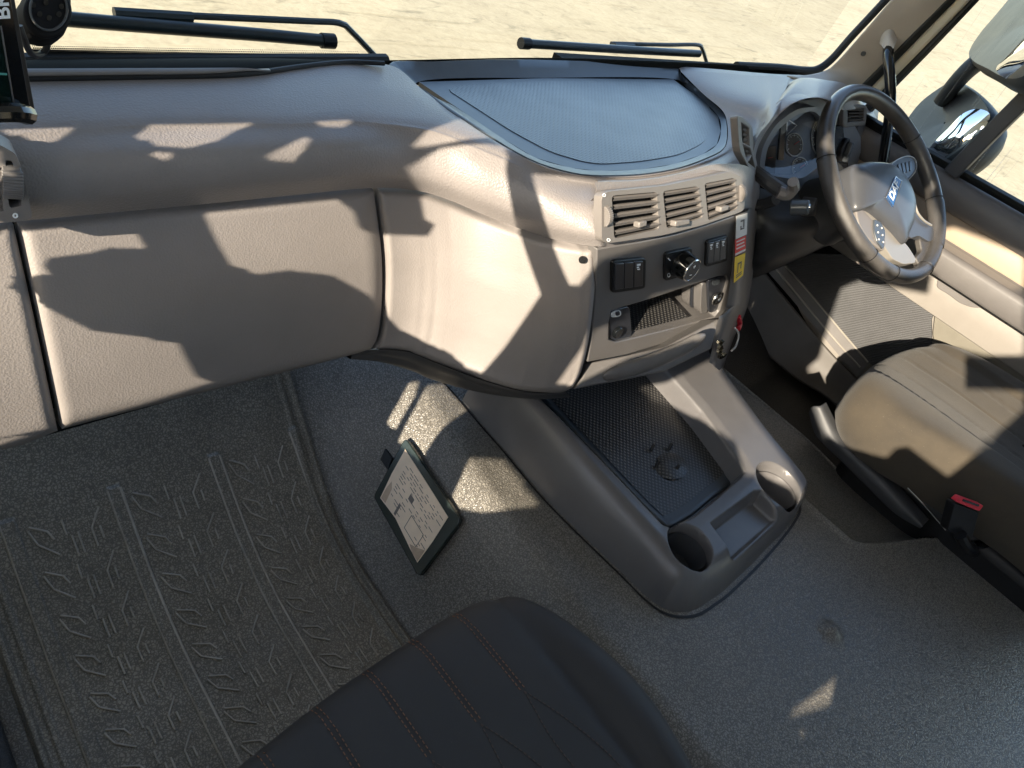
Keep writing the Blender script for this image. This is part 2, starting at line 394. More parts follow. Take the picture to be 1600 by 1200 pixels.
def sstep(a, b, x): 
    t_ = np.clip((x-a)/(b-a), 0, 1); return t_*t_*(3-2*t_)
def poly_sdf(X, Y, poly):
    """signed distance, positive inside"""
    p = np.array(poly, float)[:, :2]; d = np.full(X.shape, 1e9); ins = np.zeros(X.shape, bool)
    for i in range(len(p)):
        a, b_ = p[i], p[(i+1) % len(p)]; e = b_-a; L2 = e@e
        tt = np.clip(((X-a[0])*e[0]+(Y-a[1])*e[1])/L2, 0, 1)
        d = np.minimum(d, np.hypot(X-a[0]-tt*e[0], Y-a[1]-tt*e[1]))
        c_ = ((a[1] > Y) != (b_[1] > Y)) & (X < (b_[0]-a[0])*(Y-a[1])/((b_[1]-a[1]) or 1e-12)+a[0]); ins ^= c_
    return np.where(ins, d, -d)

ZF, ZT = -1.15, -.93
def floor_z(X, Y):
    toe = np.clip((Y-.60)*.70, 0, .5); toe = np.where(Y < .72, .70*np.clip(Y-.48, 0, 1)**2/.48, toe)
    left = ZF+toe
    # passenger side flank of the engine tunnel
    xe = .52+.0*Y; xr = .715+.05*sstep(.25, .8, Y)
    k = sstep(xe, xr, X)*.85+.15*np.clip((X-xe)/(xr-xe), 0, 1)
    top = ZT+.006*np.cos(X*3)+.05*sstep(.55, 1.0, Y)
    # driver side chamfer, flaring out behind the seat front
    xt = 1.345+.235*(1-sstep(-.135, .01, Y))
    xo = 1.575+.045*(1-sstep(-.16, -.05, Y))
    d = np.clip((X-xt)/np.maximum(xo-xt, .04), 0, 1)
    top = top-(.020+.016*(1-sstep(.05, .25, Y)))*np.where(d < .06, d*d/.12, d-.03)-.010*sstep(0, .12, d)*(d < 1)
    top = top+.004*np.exp(-((X-xt)/.010)**2)
    right = ZF+np.clip((Y-.5)*.5, 0, .4)
    k2 = sstep(xo, xo+.03, X)
    z = left*(1-k)+top*k
    z = z*(1-k2)+right*k2
    # small moulded bump behind the console
    bx, by = 1.09, -.078
    z = z+.016*np.exp(-((X-bx)**2+(Y-by)**2)/.016**2)
    z = z+.006*np.exp(-((X-1.0)**2+(Y+.05)**2)/.06)
    return z
xs = np.linspace(-.12, 2.27, 540); ys = np.linspace(-.9, 1.08, 460)
X, Y = np.meshgrid(xs, ys); Z = floor_z(X, Y)
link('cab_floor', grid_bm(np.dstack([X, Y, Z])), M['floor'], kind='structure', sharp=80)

# ---- moulded rubber mat in the passenger footwell
MATP = [P(-140, 1010, z=ZF), P(-40, 640, y=.95), P(300, 590, y=.98), P(470, 585, y=.93), P(494, 600, y=.90), P(515, 720, y=.745), P(530, 800, y=.655), P(560, 870, z=ZF), P(625, 985, z=ZF), P(720, 1250, z=ZF), P(60, 1330, z=ZF)]
root = empty('floor_mat', 'dark grey moulded rubber mat with raised ribs in the passenger footwell', 'floor mat', (.3, .4, ZF))
polym = [(q.x, q.y) for q in MATP]
polym = [(.012, -.35), (.012, 1.0), (.50, 1.0), (.548, .96), (.558, .9), (.545, .70), (.54, .62), (.535, -.35)]
polym = rnd([(a, b_, 0) for a, b_ in polym], .2, 3)
xs = np.linspace(.0, .60, 440); ys = np.linspace(-.02, 1.01, 760)
X, Y = np.meshgrid(xs, ys); d = poly_sdf(X, Y, polym)
left = ZF+np.where(Y < .72, .70*np.clip(Y-.48, 0, 1)**2/.48, np.clip((Y-.60)*.70, 0, .5))
Z = left+.010*sstep(-.002, .003, d)+.009*(sstep(.0, .004, d)-sstep(.008, .015, d))+.004*(sstep(.020, .024, d)-sstep(.028, .033, d))
Z = Z-.03*(1-sstep(-.006, -.002, d))
for xr_ in (.062, .205, .365, .515):      # long ribs
    Z = Z+.0050*(np.exp(-((X-xr_)/.0024)**2))*sstep(.790, .780, Y)
    Z = Z+.0040*sstep(xr_, xr_+.003, X)*(1-sstep(xr_+.016, xr_+.019, X))*sstep(.790, .780, Y)
K_ = np.zeros(X.shape)
def seg_d(X, Y, a, b_):
    ex, ey = b_[0]-a[0], b_[1]-a[1]; tt = np.clip(((X-a[0])*ex+(Y-a[1])*ey)/(ex*ex+ey*ey), 0, 1)
    return np.hypot(X-a[0]-tt*ex, Y-a[1]-tt*ey)
for c0, c1 in ((.08, .205), (.222, .365), (.382, .515)):
    w_ = c1-c0; cxm = (c0+c1)/2
    for k in range(14):
        yy = .85-.072*k
        # broken chevrons : two wings and a central bar
        for (a, b_, h0) in (((cxm-.40*w_, yy+.010), (cxm-.36*w_, yy-.006), .0042), ((cxm-.36*w_, yy-.006), (cxm-.20*w_, yy-.028), .0042),
                            ((cxm-.06*w_, yy+.012), (cxm-.06*w_, yy-.006), .0050), ((cxm+.0*w_, yy-.020), (cxm+.0*w_, yy-.044), .0055),
                            ((cxm+.20*w_, yy-.014), (cxm+.20*w_, yy-.040), .0042), ((cxm+.20*w_, yy-.014), (cxm+.34*w_, yy+.010), .0042)):
            dd = seg_d(X, Y, a, b_)
            K_ = np.maximum(K_, 1-sstep(h0, h0+.0016, dd))
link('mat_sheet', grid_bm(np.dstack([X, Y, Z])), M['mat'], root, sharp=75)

def mat_h(x, y):
    return ZF+(.70*max(0, y-.48)**2/.48 if y < .72 else max(0, (y-.60)*.70))+.0105
bm = bmesh.new()
def ridge(pl, r):
    q = []
    for i_ in range(len(pl)-1):
        for t_ in (0, .33, .66): q.append((pl[i_][0]*(1-t_)+pl[i_+1][0]*t_, pl[i_][1]*(1-t_)+pl[i_+1][1]*t_))
    q.append(pl[-1]); tube([Vector((a, b_, mat_h(a, b_)+r*.35)) for a, b_ in q], r, bm, seg=6)
for c0, c1 in ((.08, .205), (.222, .365), (.382, .515)):
    w_ = c1-c0; cxm = (c0+c1)/2
    for k in range(14):
        yy = .752-.058*k
        for pl in ([(-.42, .014), (-.37, -.006), (-.20, -.026)], [(-.40, .018), (-.24, .006), (-.20, -.006)], [(-.07, .014), (-.07, -.006)], [(-.02, -.008), (-.02, -.036)], [(.05, -.006), (.05, -.034)],
                   [(.20, -.032), (.20, -.008), (.34, .014)], [(.29, -.024), (.29, -.008)]):
            p_ = [(cxm+a*w_, yy+b_) for a, b_ in pl]
            if min(a for a, _ in p_) < .022: continue
            ridge(p_, .0015)
for xr_ in (.062, .205, .222, .365, .382, .515):
    ridge([(xr_, y_) for y_ in np.linspace(.782, .0, 16)], .0029)
link('tread_ridges', bm, mat('worn_highlight_edge', (.30, .27, .225), .33, .6, ('noise', 500), .4, .0006, var=.3, vs=25), root, sharp=80)  # paler rubber: worn edges plus ridge highlights put into the colour

root = empty('floor_mat', "plain black rubber mat in the driver's footwell beside the engine tunnel", 'floor mat', (1.85, .3, ZF))
xs = np.linspace(1.625, 2.14, 60); ys = np.linspace(-.45, 1.05, 120); X, Y = np.meshgrid(xs, ys)
Z = ZF+np.clip((Y-.5)*.5, 0, .4)+.012+.01*sstep(.03, 0, X-1.625)
link('mat_sheet', grid_bm(np.dstack([X, Y, Z])), M['blackmat'], root, solid=.006)
# left sill beside the passenger mat
bm = bmesh.new(); box(bm, (-.06, .2, -1.14), (.10, 1.6, .06)); link('door_sill', bm, M['blackmat'], kind='structure', bevel=.012)

bm = bmesh.new(); box(bm, (1.68, 1.03, -.82), (1.0, .03, .84)); link('firewall', bm, M['void'], kind='structure')
# ------------------------------------------------------------------ DASHBOARD
dash = empty('dashboard', 'taupe moulded truck dashboard spanning the cab below the windscreen', 'dashboard', (.9, .75, -.8))
u0 = [(-60, 127), (60, 122), (200, 119), (330, 117), (450, 109), (540, 100), (613, 103), (660, 140), (710, 178), (765, 215), (830, 252), (885, 270), (930, 276), (948, 277)]
u1 = [(-60, 204), (60, 196), (200, 189), (330, 185), (450, 186), (555, 183), (640, 190), (690, 201), (740, 222), (795, 244), (845, 262), (890, 275), (932, 281), (950, 282)]
u4 = [(-60, 353), (60, 343), (200, 330), (330, 318), (450, 306), (580, 294), (650, 298), (700, 312), (757, 336), (812, 357), (865, 374), (905, 382), (938, 385), (956, 382)]
z0 = [-.378]*6+[-.383, -.388, -.391, -.393, -.395, -.396, -.397, -.399]
z1 = [-.388]*6+[-.389, -.391, -.394, -.397, -.400, -.401, -.402, -.405]
y4 = [.73]*6+[.728, .700, .655, .610, .560, .525, .500, .508]
rows = [[], [], [], [], [], [], [], []]
for i in range(14):
    f_ = min(1, max(0, (i-5)/7))
    A = P(*u0[i], z=z0[i]); Bq = P(*u1[i], z=z1[i])
    def mix(t_): return (u1[i][0]*(1-t_)+u4[i][0]*t_, u1[i][1]*(1-t_)+u4[i][1]*t_)
    C2 = P(*mix(.12), y=Bq.y-.012); C3 = P(*mix(.42), y=y4[i]-.013*(1-f_)+.030*f_); D3 = P(*mix(.78), y=y4[i]-.018*(1-f_)+.004*f_)
    E4 = P(*u4[i], y=y4[i]); F5 = P(u4[i][0], u4[i][1]+1, y=y4[i]+.03)
    A0 = P(u0[i][0]+2, u0[i][1]-2, z=z0[i]-.02)
    rows[0].append(A); rows[1].append((A*.5+Bq*.5)+Vector((0, 0, .002))); rows[2].append((A*.12+Bq*.88)+Vector((0, 0, .001))); rows[3].append(C2*.35+Bq*.65); rows[4].append(C2); rows[5].append(C3); rows[6].append(D3); rows[7].append(E4)
G = up(rows, 90, 150)
back = G[-1]+np.array([0, .03, .004])
G = np.vstack([G, back[None]])
link('top_pad', grid_bm(G), M['taupe'], dash, sharp=60)

def panel(name, top, bot, left, right, yf, m, n=60, mm=40, tuck=True, parent=dash, rim=.007):
    C = coons(top, bot, left, right, n, mm); G = []
    for j in range(mm):
        t_ = j/(mm-1); row = []
        for i in range(n):
            s = i/(n-1); y = yf(s, t_)
            e = min(min(i, n-1-i)/2.0, min(j, mm-1-j)/2.0, 1.0); y += rim*(1-e)**2
            row.append(P(C[j, i, 0], C[j, i, 1], y=y))
        G.append(row)
    if tuck:
        last = G[-1]; 
        G.append([q+Vector((0, .012, -.006)) for q in last]); G.append([q+Vector((0, .05, -.004)) for q in last]); G.append([q+Vector((0, .16, .03)) for q in last])
    G = [[q+Vector((0, .03, 0)) for q in G[0]]]+G
    G = [[r_[0]+Vector((0, .02, 0))]+list(r_)+[r_[-1]+Vector((0, .02, 0))] for r_ in G]
    return link(name, grid_bm(G), m, parent, sharp=50)
panel('glove_box_door', [(28, 350), (200, 334), (330, 322), (450, 310), (584, 297)], [(97, 670), (200, 643), (350, 605), (450, 580), (540, 557), (580, 545)],
      [(28, 350), (62, 505), (97, 670)], [(584, 297), (596, 400), (596, 480), (590, 525), (580, 545)], lambda s, t_: .736-.046*t_-.010*math.sin(math.pi*t_), M['taupe_panel'])
panel('end_panel', [(-90, 360), (21, 351)], [(-60, 705), (20, 699), (90, 673)], [(-90, 360), (-90, 540), (-60, 705)], [(21, 351), (55, 505), (90, 673)], lambda s, t_: .736-.046*t_-.010*math.sin(math.pi*t_), M['taupe_panel'], n=20)
PT = np.polyfit([0, .2, .35, .5, .65, .8, .92, 1], [.736, .722, .700, .660, .612, .560, .525, .507], 4); PB = np.polyfit([0, .15, .3, .45, .6, .75, .9, 1], [.690, .668, .632, .590, .550, .512, .482, .470], 4)
def cy_(s, t_):
    yt = float(np.polyval(PT, s)); yb = float(np.polyval(PB, s))
    return yt*(1-t_)+yb*t_-.012*math.sin(math.pi*t_)
panel('centre_panel', [(592, 297), (650, 301), (700, 316), (757, 340), (812, 361), (865, 378), (905, 386), (929, 388)],
      [(586, 545), (635, 548), (660, 557), (710, 577), (760, 595), (810, 609), (847, 613), (878, 613), (896, 604)],
      [(592, 297), (604, 400), (603, 480), (596, 528), (586, 545)], [(929, 388), (929, 450), (920, 530), (908, 580), (896, 604)], cy_, M['taupe_panel'], n=90, mm=50)
# dark backing behind the gaps
G = []
for t_ in np.linspace(0, 1, 12):
    row = []
    for s in np.linspace(0, 1, 40):
        u = -90+s*(1015); vt = np.interp(u, [-90, 590, 700, 800, 930], [352, 296, 312, 352, 386]); vb = np.interp(u, [-90, 20, 350, 580, 700, 820, 930], [700, 695, 603, 543, 570, 604, 595])
        y = (np.interp(u, [-90, 590, 700, 760, 812, 865, 930], [.736, .734, .70, .655, .61, .56, .51])-.035*t_)+.034
        row.append(P(u, vt*(1-t_)+vb*t_, y=y))
    G.append(row)
link('backing_frame', grid_bm(G), M['void'], dash)
# dark underside of the centre bulge
G = []
bl = [(560, 548), (586, 546), (635, 549), (660, 558), (710, 578), (760, 596), (810, 610), (847, 614), (885, 612)]
bl2 = [(540, 556), (590, 562), (640, 577), (665, 588), (712, 602), (760, 612), (810, 617), (847, 618), (885, 615)]
yb = [.70, .69, .668, .650, .600, .56, .52, .50, .48]
r0 = [P(*bl[i], y=yb[i]+.004) for i in range(9)]; r1 = [P((bl[i][0]+bl2[i][0])/2, (bl[i][1]+bl2[i][1])/2, y=yb[i]+.006) for i in range(9)]; r2 = [P(*bl2[i], y=yb[i]+.022) for i in range(9)]; r3 = [q+Vector((0, .15, -.01)) for q in r2]
link('underside_trim', grid_bm(up([r0, r1, r2, r3], 24, 60)), M['darkgrey'], dash, sharp=60)
# screw in the centre panel
q = P(910, 406, y=.5085); F = frame(q, (.75, -.66, 0), (0, .1, 1))
bm = fcyl(bmesh.new(), F, (0, 0, 0), .0055, .003, 20); fcyl(bm, F, (0, 0, .0018), .003, .002, 6)
link('screw', bm, M['black'], dash)

# ---- recessed storage tray on the top of the dash
TR = [(600, 103), (640, 128), (660, 140), (710, 178), (765, 215), (830, 252), (885, 270), (930, 276), (1000, 274), (1060, 264), (1105, 248), (1128, 236), (1135, 222), (1135, 195), (1128, 176), (1100, 150), (1075, 128), (1060, 112)]
ZTR = -.404
pts = [P(u, v, z=-.400 if i > 3 else -.39) for i, (u, v) in enumerate(TR)]
far = [P(1060, 104, z=-.389), P(960, 97, z=-.386), P(800, 93, z=-.385), P(680, 96, z=-.386), P(610, 98, z=-.387)]
# floor of the tray
floor_out = [P(655, 128, z=ZTR), P(720, 172, z=ZTR), P(775, 210, z=ZTR), P(835, 246, z=ZTR), P(890, 262, z=ZTR), P(935, 267, z=ZTR), P(1000, 265, z=ZTR), P(1055, 256, z=ZTR), P(1098, 241, z=ZTR), P(1120, 226, z=ZTR), P(1126, 205, z=ZTR), P(1122, 182, z=ZTR), P(1095, 155, z=ZTR), P(1052, 124, z=ZTR), P(850, 122, z=ZTR)]
inner = [P(690, 134, z=ZTR+.001), P(740, 166, z=ZTR+.001), P(800, 205, z=ZTR+.001), P(860, 237, z=ZTR+.001), P(910, 252, z=ZTR+.001), P(940, 256, z=ZTR+.001), P(1000, 252, z=ZTR+.001), P(1060, 242, z=ZTR+.001), P(1098, 224, z=ZTR+.001), P(1108, 205, z=ZTR+.001), P(1111, 165, z=ZTR+.001), P(1075, 140, z=ZTR+.001), P(1040, 126, z=ZTR+.001), P(860, 126, z=ZTR+.001)]
bm = plate(floor_out, [], (0, 0, 1), .01)
tray = link('storage_tray', bm, M['trayplain'], dash)
link('ribbed_rubber_insert', plate(rnd(inner, .3, 4), [], (0, 0, 1), .0008), M['traymat'], tray)
# rim wall around the tray : from the dash surface down to the tray floor
o_ = closed([tuple(q) for q in pts[1:]+far], 120)
fo = closed([tuple(q) for q in floor_out], 400)
fo_ = np.array(fo); W = []
for q in o_:
    d_ = np.linalg.norm(fo_[:, :2]-np.array(q)[:2], axis=1); W.append(fo_[d_.argmin()]+np.array([0, 0, .0005]))
W = np.array(W); midr = o_*.5+W*.5; midr[:, 2] -= .0
lip_in = o_*.93+W*.07; lip_in[:, 2] += .002
lip_out = o_-(W-o_)*.06; lip_out[:, 2] -= .012
link('tray_rim', grid_bm(np.array([lip_out, o_, lip_in, midr, W]), close_u=True), M['trayplain'], dash, sharp=50)

# cowl strip between dash top and glass
G = [[P(u, v, y=.98) for u, v in ((-80, 92), (150, 90), (400, 90), (600, 95), (850, 91), (1060, 97), (1200, 104), (1300, 112))],
     [P(u, v, y=.92 if u < 500 else .97) for u, v in ((-80, 110), (150, 109), (400, 106), (600, 97), (850, 94), (1060, 101), (1200, 108), (1300, 116))],
     [P(u, v, y=.80) for u, v in ((-80, 150), (150, 145), (400, 140), (600, 125), (850, 118), (1060, 118), (1200, 130), (1300, 150))]]
for i in range(8):
    G[2][i].z = min(G[2][i].z, -.44)
    if i > 2: G[2][i].y = .965
link('cowl_strip', grid_bm(up(G, 16, 60)), mat('cowl_matt_black', (.010, .011, .009), .9, .12), dash)
G = [[P(u, v, z=-.372) for u, v in ((-80, 113), (60, 112), (200, 111), (330, 110), (420, 107))], [P(u, v, z=-.374) for u, v in ((-80, 122), (60, 120), (200, 118), (330, 116), (420, 109))]]
link('edge_trim', grid_bm(up(G, 4, 30)), M['taupe_smooth'], dash, solid=.004)
bm = tube([P(u, v, z=-.376) for u, v in ((-60, 124), (60, 122), (200, 120), (330, 118), (400, 114), (470, 104), (540, 97), (600, 99))], .0035, n=50)
link('edge_seal', bm, M['black'], dash)

# ---- driver side : pad round the vents, hood over the instruments
A_ = [(930, 276), (1000, 274), (1060, 264), (1105, 248), (1130, 234), (1137, 215), (1136, 192), (1128, 172), (1098, 146), (1062, 110)]
B_ = [(932, 281), (1000, 279), (1062, 269), (1110, 254), (1140, 240), (1158, 226), (1170, 210), (1182, 190), (1190, 160), (1180, 118)]
C_ = [(938, 300), (1010, 292), (1075, 278), (1120, 268), (1158, 262), (1172, 248), (1178, 232), (1186, 210), (1213, 174), (1235, 122)]
gA = [P(u, v, z=-.398) for u, v in A_]; gA[-1] = P(1062, 110, z=-.389); gA[-2] = P(1098, 146, z=-.393); gA[-3] = P(1128, 172, z=-.392)
zB = [-.402, -.402, -.402, -.400, -.396, -.392, -.385, -.370, -.345, -.352]
gB = [P(B_[i][0], B_[i][1], z=zB[i]) for i in range(10)]
yC = [.530, .532, .534, .538, .56, .585, .60, .62, .64, .80]
gC = [P(C_[i][0], C_[i][1], y=yC[i]) for i in range(10)]
gAB = [a*.5+b_*.5+Vector((0, 0, .001)) for a, b_ in zip(gA, gB)]
gBC = [a*.5+b_*.5+Vector((0, -.004, .004)) for a, b_ in zip(gB, gC)]
gD = [q+Vector((0, .01, -.02)) for q in gC]
link('corner_pad', grid_bm(up([gA, gAB, gB, gBC, gC, gD], 50, 100)), M['taupe'], dash, sharp=60)
# hood
lip = [(1180, 262), (1180, 240), (1190, 216), (1208, 190), (1230, 168), (1252, 156), (1275, 151), (1300, 156), (1322, 172)]
ylip = [.64]*9
hA = [P(1172, 250, y=.60), P(1178, 232, y=.60), P(1186, 210, y=.62), P(1200, 178, y=.66), P(1225, 140, y=.76), P(1250, 122, y=.86), P(1290, 128, y=.88), P(1330, 138, y=.90), P(1372, 168, y=.92)]
hC = [P(lip[i][0], lip[i][1], y=ylip[i]) for i in range(9)]
hB = [a*.5+b_*.5+Vector((0, 0, .018 if 2 < i < 8 else .004)) for i, (a, b_) in enumerate(zip(hA, hC))]
hD = [q+Vector((.006 if i < 5 else -.004, .03, -.008)) for i, q in enumerate(hC)]
link('instrument_hood', grid_bm(up([hA, hB, hC, hD], 40, 90)), M['taupe'], dash, sharp=60)
# dash top between tray and windscreen on the driver's side
G = [[P(u, v, z=z_) for u, v, z_ in ((1055, 103, -.388), (1120, 108, -.378), (1200, 115, -.37), (1290, 121, -.372), (1350, 140, -.39))],
     [P(u, v, z=z_) for u, v, z_ in ((1064, 110, -.390), (1130, 122, -.374), (1215, 130, -.358), (1300, 140, -.362), (1360, 165, -.39))],
     [P(u, v, z=z_) for u, v, z_ in ((1098, 146, -.393), (1150, 150, -.376), (1215, 150, -.345), (1300, 156, -.345), (1370, 185, -.40))]]
link('dash_top_skin', grid_bm(up(G, 20, 50)), M['taupe'], dash, sharp=70)
# right end of the dash, down to the door
G = [[P(1322, 150, y=.78), P(1350, 160, y=.80), P(1372, 172, y=.83)], [P(1318, 200, y=.72), P(1352, 205, y=.74), P(1366, 190, y=.78)], [P(1300, 260, y=.72), P(1345, 262, y=.73), P(1376, 250, y=.75)], [P(1290, 350, y=.72), P(1330, 350, y=.73), P(1385, 330, y=.74)]]
link('end_cap', grid_bm(up(G, 24, 20)), M['doorgrey'], dash, sharp=70, solid=.01)

# instrument cluster
clp = Plane(P(1185, 260, y=.69), P(1300, 160, y=.71), P(1240, 300, y=.68))
cl = link('instrument_cluster', pix_plate(clp, [(1178, 262), (1184, 232), (1200, 200), (1225, 172), (1252, 158), (1280, 152), (1310, 160), (1330, 185), (1345, 215), (1345, 300), (1240, 312), (1192, 290)], th=.01), M['cluster'], dash)
link('cluster_bezel', pix_plate(clp, rnd([(1186, 262), (1192, 228), (1212, 194), (1245, 170), (1275, 166), (1300, 185), (1300, 250), (1282, 268), (1262, 284), (1238, 288), (1200, 282)], .3), [rnd([(1194, 262), (1199, 232), (1216, 202), (1246, 178), (1272, 173), (1290, 190), (1291, 248), (1276, 262), (1258, 277), (1238, 280), (1204, 274)], .3)], off=.03, th=.024), M['cluster'], cl)
bm = pix_plate(clp, [(1192, 264), (1198, 230), (1214, 200), (1246, 175), (1274, 171), (1294, 190), (1294, 250), (1278, 264), (1258, 279), (1236, 284), (1202, 276)], off=.001, th=.001)
link('dial_face', bm, M['dial'], cl)
def ringp(pl, cu, cv, ru, rv, off, r, n=36, a0=0, a1=360):
    return tube([pl.at(cu+ru*math.cos(R(a0+(a1-a0)*i/n)), cv+rv*math.sin(R(a0+(a1-a0)*i/n)), off) for i in range(n+1)], r, seg=6)
for cu, cv, ru, rv in ((1241, 226, 13, 18), (1250, 262, 12, 16), (1282, 215, 14, 28)):
    g = link('gauge_ring', ringp(clp, cu, cv, ru, rv, .004, .0016), M['whitestick'], cl)
    link('gauge_plate', pix_plate(clp, [(cu+ru*math.cos(k*.3), cv+rv*math.sin(k*.3)) for k in range(21)], off=.003, th=.001), M['dialdark'], g)
    bm = bmesh.new()
    for k in range(9):
        a = R(150+k*30); tube([clp.at(cu+ru*.72*math.cos(a), cv+rv*.72*math.sin(a), .004), clp.at(cu+ru*.88*math.cos(a), cv+rv*.88*math.sin(a), .004)], .0008, bm, seg=4)
    g_ = ringp(clp, cu, cv, ru*.82, rv*.82, .0035, .0004, 24, 150, 390); me_ = bpy.data.meshes.new('t'); g_.to_mesh(me_); g_.free(); bm.from_mesh(me_)
    link('tick_marks', bm, M['white'], g)
    link('needle', tube([clp.at(cu, cv, .006), clp.at(cu+ru*.6, cv-rv*.3, .006)], .001, seg=5), M['redstick'], g)
# triangular tell-tale housing and display column
link('warning_triangle', tube([clp.at(u, v, .005) for u, v in ((1230, 186), (1245, 196), (1229, 211), (1230, 186))], .0012, seg=6), M['white'], cl)
link('display_column', pix_plate(clp, [(1222, 182), (1230, 182), (1224, 250), (1216, 250)], off=.006, th=.004), M['switchsat'], cl)
link('trip_display', pix_plate(clp, [(1187, 231), (1213, 228), (1211, 272), (1189, 276)], off=.008, th=.004), M['switch'], cl)
bm = bmesh.new()
for (a, b_) in (((1193, 240), (1197, 238)), ((1192, 250), (1196, 250)), ((1193, 240), (1192, 250)), ((1200, 247), (1207, 246))): tube([clp.at(*a, .010), clp.at(*b_, .010)], .0007, bm, seg=4)
link('display_symbols', bm, M['redstick'], cl)
# lens over the dials
lpl = Plane(P(1194, 262, y=.665), P(1272, 173, y=.70), P(1258, 277, y=.615))
link('cluster_lens', pix_plate(lpl, rnd([(1194, 262), (1199, 232), (1216, 202), (1246, 178), (1272, 173), (1290, 190), (1291, 248), (1276, 262), (1258, 277), (1238, 280), (1204, 274)], .3), th=0), M['lens'], cl)
# panel with the light switch right of the cluster
swp = Plane(P(1312, 196, y=.70), P(1343, 194, y=.72), P(1318, 270, y=.68))
sp = link('light_switch_panel', pix_plate(swp, [(1300, 196), (1342, 195), (1341, 230), (1336, 258), (1300, 275)], th=.01), M['switchsat'], dash, bevel=.003)
lsF = frame(swp.at(1317, 234, .006), swp.at(1330, 234)-swp.at(1317, 234), swp.at(1317, 220)-swp.at(1317, 234))
k_ = link('rotary_light_switch', fcyl(bmesh.new(), lsF, (0, 0, 0), .030, .014), M['black'], sp, bevel=.003)
link('switch_lever', fbox(bmesh.new(), lsF, (0, -.004, .014), (.012, .05, .016)), M['switchsat'], k_, bevel=.004)

def vent(name, pl, cols, parent, nsl=5, m=M['taupe_smooth'], label=None, dep=.035):
    """cols: list of quads (tl,tr,br,bl) in pixels = openings of the louvres"""
    root_ = link(name, cols['frame'](pl), m, parent, bevel=.0025, label=label)
    for (tl, tr, br, bl) in cols['open']:
        # dark cavity
        bm = plate([pl.at(*q, -dep) for q in (tl, tr, br, bl)], [], pl.n, .001)
        link('vent_cavity', bm, M['void'], root_)
        side = bmesh.new()
        qs = [tl, tr, br, bl]
        for i in range(4):
            a, b_ = qs[i], qs[(i+1) % 4]
            v = [side.verts.new(x_) for x_ in (pl.at(*a, -.002), pl.at(*b_, -.002), pl.at(*b_, -dep), pl.at(*a, -dep))]; side.faces.new(v)
        link('duct_wall', side, m, root_)
        for k in range(nsl):
            f0 = (k+.08)/nsl; 
            lerp = lambda a, b_, f_: (a[0]+(b_[0]-a[0])*f_, a[1]+(b_[1]-a[1])*f_)
            l0, r0_ = lerp(tl, bl, f0), lerp(tr, br, f0)
            a, b_ = pl.at(*l0, .002), pl.at(*r0_, .002)
            dn = (pl.at(*bl)-pl.at(*tl)).normalized()
            h = (pl.at(*bl)-pl.at(*tl)).length/nsl
            bm = bmesh.new()
            c0, c1 = a+dn*h*.50+pl.n*.001, b_+dn*h*.50+pl.n*.001
            a2, b2 = a-pl.n*.010, b_-pl.n*.010
            G_ = [[a, b_], [a+dn*h*.15+pl.n*.004, b_+dn*h*.15+pl.n*.004], [c0, c1], [c0-pl.n*.004, c1-pl.n*.004], [a2+dn*h*.1, b2+dn*h*.1], [a, b_]]
            link('louvre', grid_bm(G_, bm), m, root_)
        for _ in range(1):
            pass
    return root_
vp = Plane(P(945, 300, y=.528), P(1150, 268, y=.535), P(937, 380, y=.500))
ventopen = [[(956, 306), (1026, 300), (1030, 358), (960, 373)], [(1036, 299), (1090, 291), (1098, 340), (1042, 357)], [(1101, 287), (1148, 278), (1152, 326), (1107, 345)]]
def fr(pl):
    outer = rnd([(940, 300), (1040, 290), (1100, 277), (1140, 268), (1158, 276), (1166, 300), (1162, 330), (1098, 352), (1040, 367), (940, 382)], .16, 4)
    return plate([pl.at(u, v, .004) for u, v in outer], [[pl.at(u, v, .004) for u, v in rnd(q, .08, 3)] for q in ventopen], pl.n, .014)
vp2 = Plane(vp.o+vp.n*.008, vp.o+vp.n*.008+Vector((1, 0, 0)), vp.o+vp.n*.008+Vector((0, 1, 1))); vp2.n = vp.n
cv = vent('centre_air_vents', vp2, {'frame': fr, 'open': ventopen}, dash, 5, dep=.0078)
for u, v, w_ in ((1000, 350, 12), (1062, 348, 22), (1128, 326, 12)):
    q0, q1 = vp.at(u-w_/2, v+1, .017), vp.at(u+w_/2, v-2, .017)
    F = frame((q0+q1)/2, q1-q0, vp.at(u, v-10)-vp.at(u, v))
    L_ = (q1-q0).length
    link('louvre_tab', fbox(bmesh.new(), F, (0, 0, 0), (L_, .009, .012)), M['taupe_smooth'], cv, bevel=.002)
def thumb(pl, u, v, h, m, parent, off=.006, w_=.009):
    a, b_ = pl.at(u, v-h, off), pl.at(u, v+h, off); rr = (b_-a).length*.56; F = frame((a+b_)/2-pl.n*rr*.42, (b_-a), pl.n)
    bm = bmesh.new()
    for k in range(-5, 6):
        an = k*.17; fbox(bm, F @ Matrix.Rotation(an, 4, 'Z'), (0, rr*.72, 0), (rr*.13, rr*.12, w_))
    fcyl(bm, F, (0, 0, 0), rr*.74, w_*.9, 36)
    return link('thumb_wheel', bm, m, parent, bevel=.0008)
thumb(vp2, 949, 338, 22, M['taupe_smooth'], cv); thumb(vp2, 1159, 302, 18, M['taupe_smooth'], cv)
for u, v in ((944, 305), (951, 375)):
    link('position_mark', ringp(vp2, u, v, 2.2, 2.2, .0045, .0006, 16), M['white'], cv)
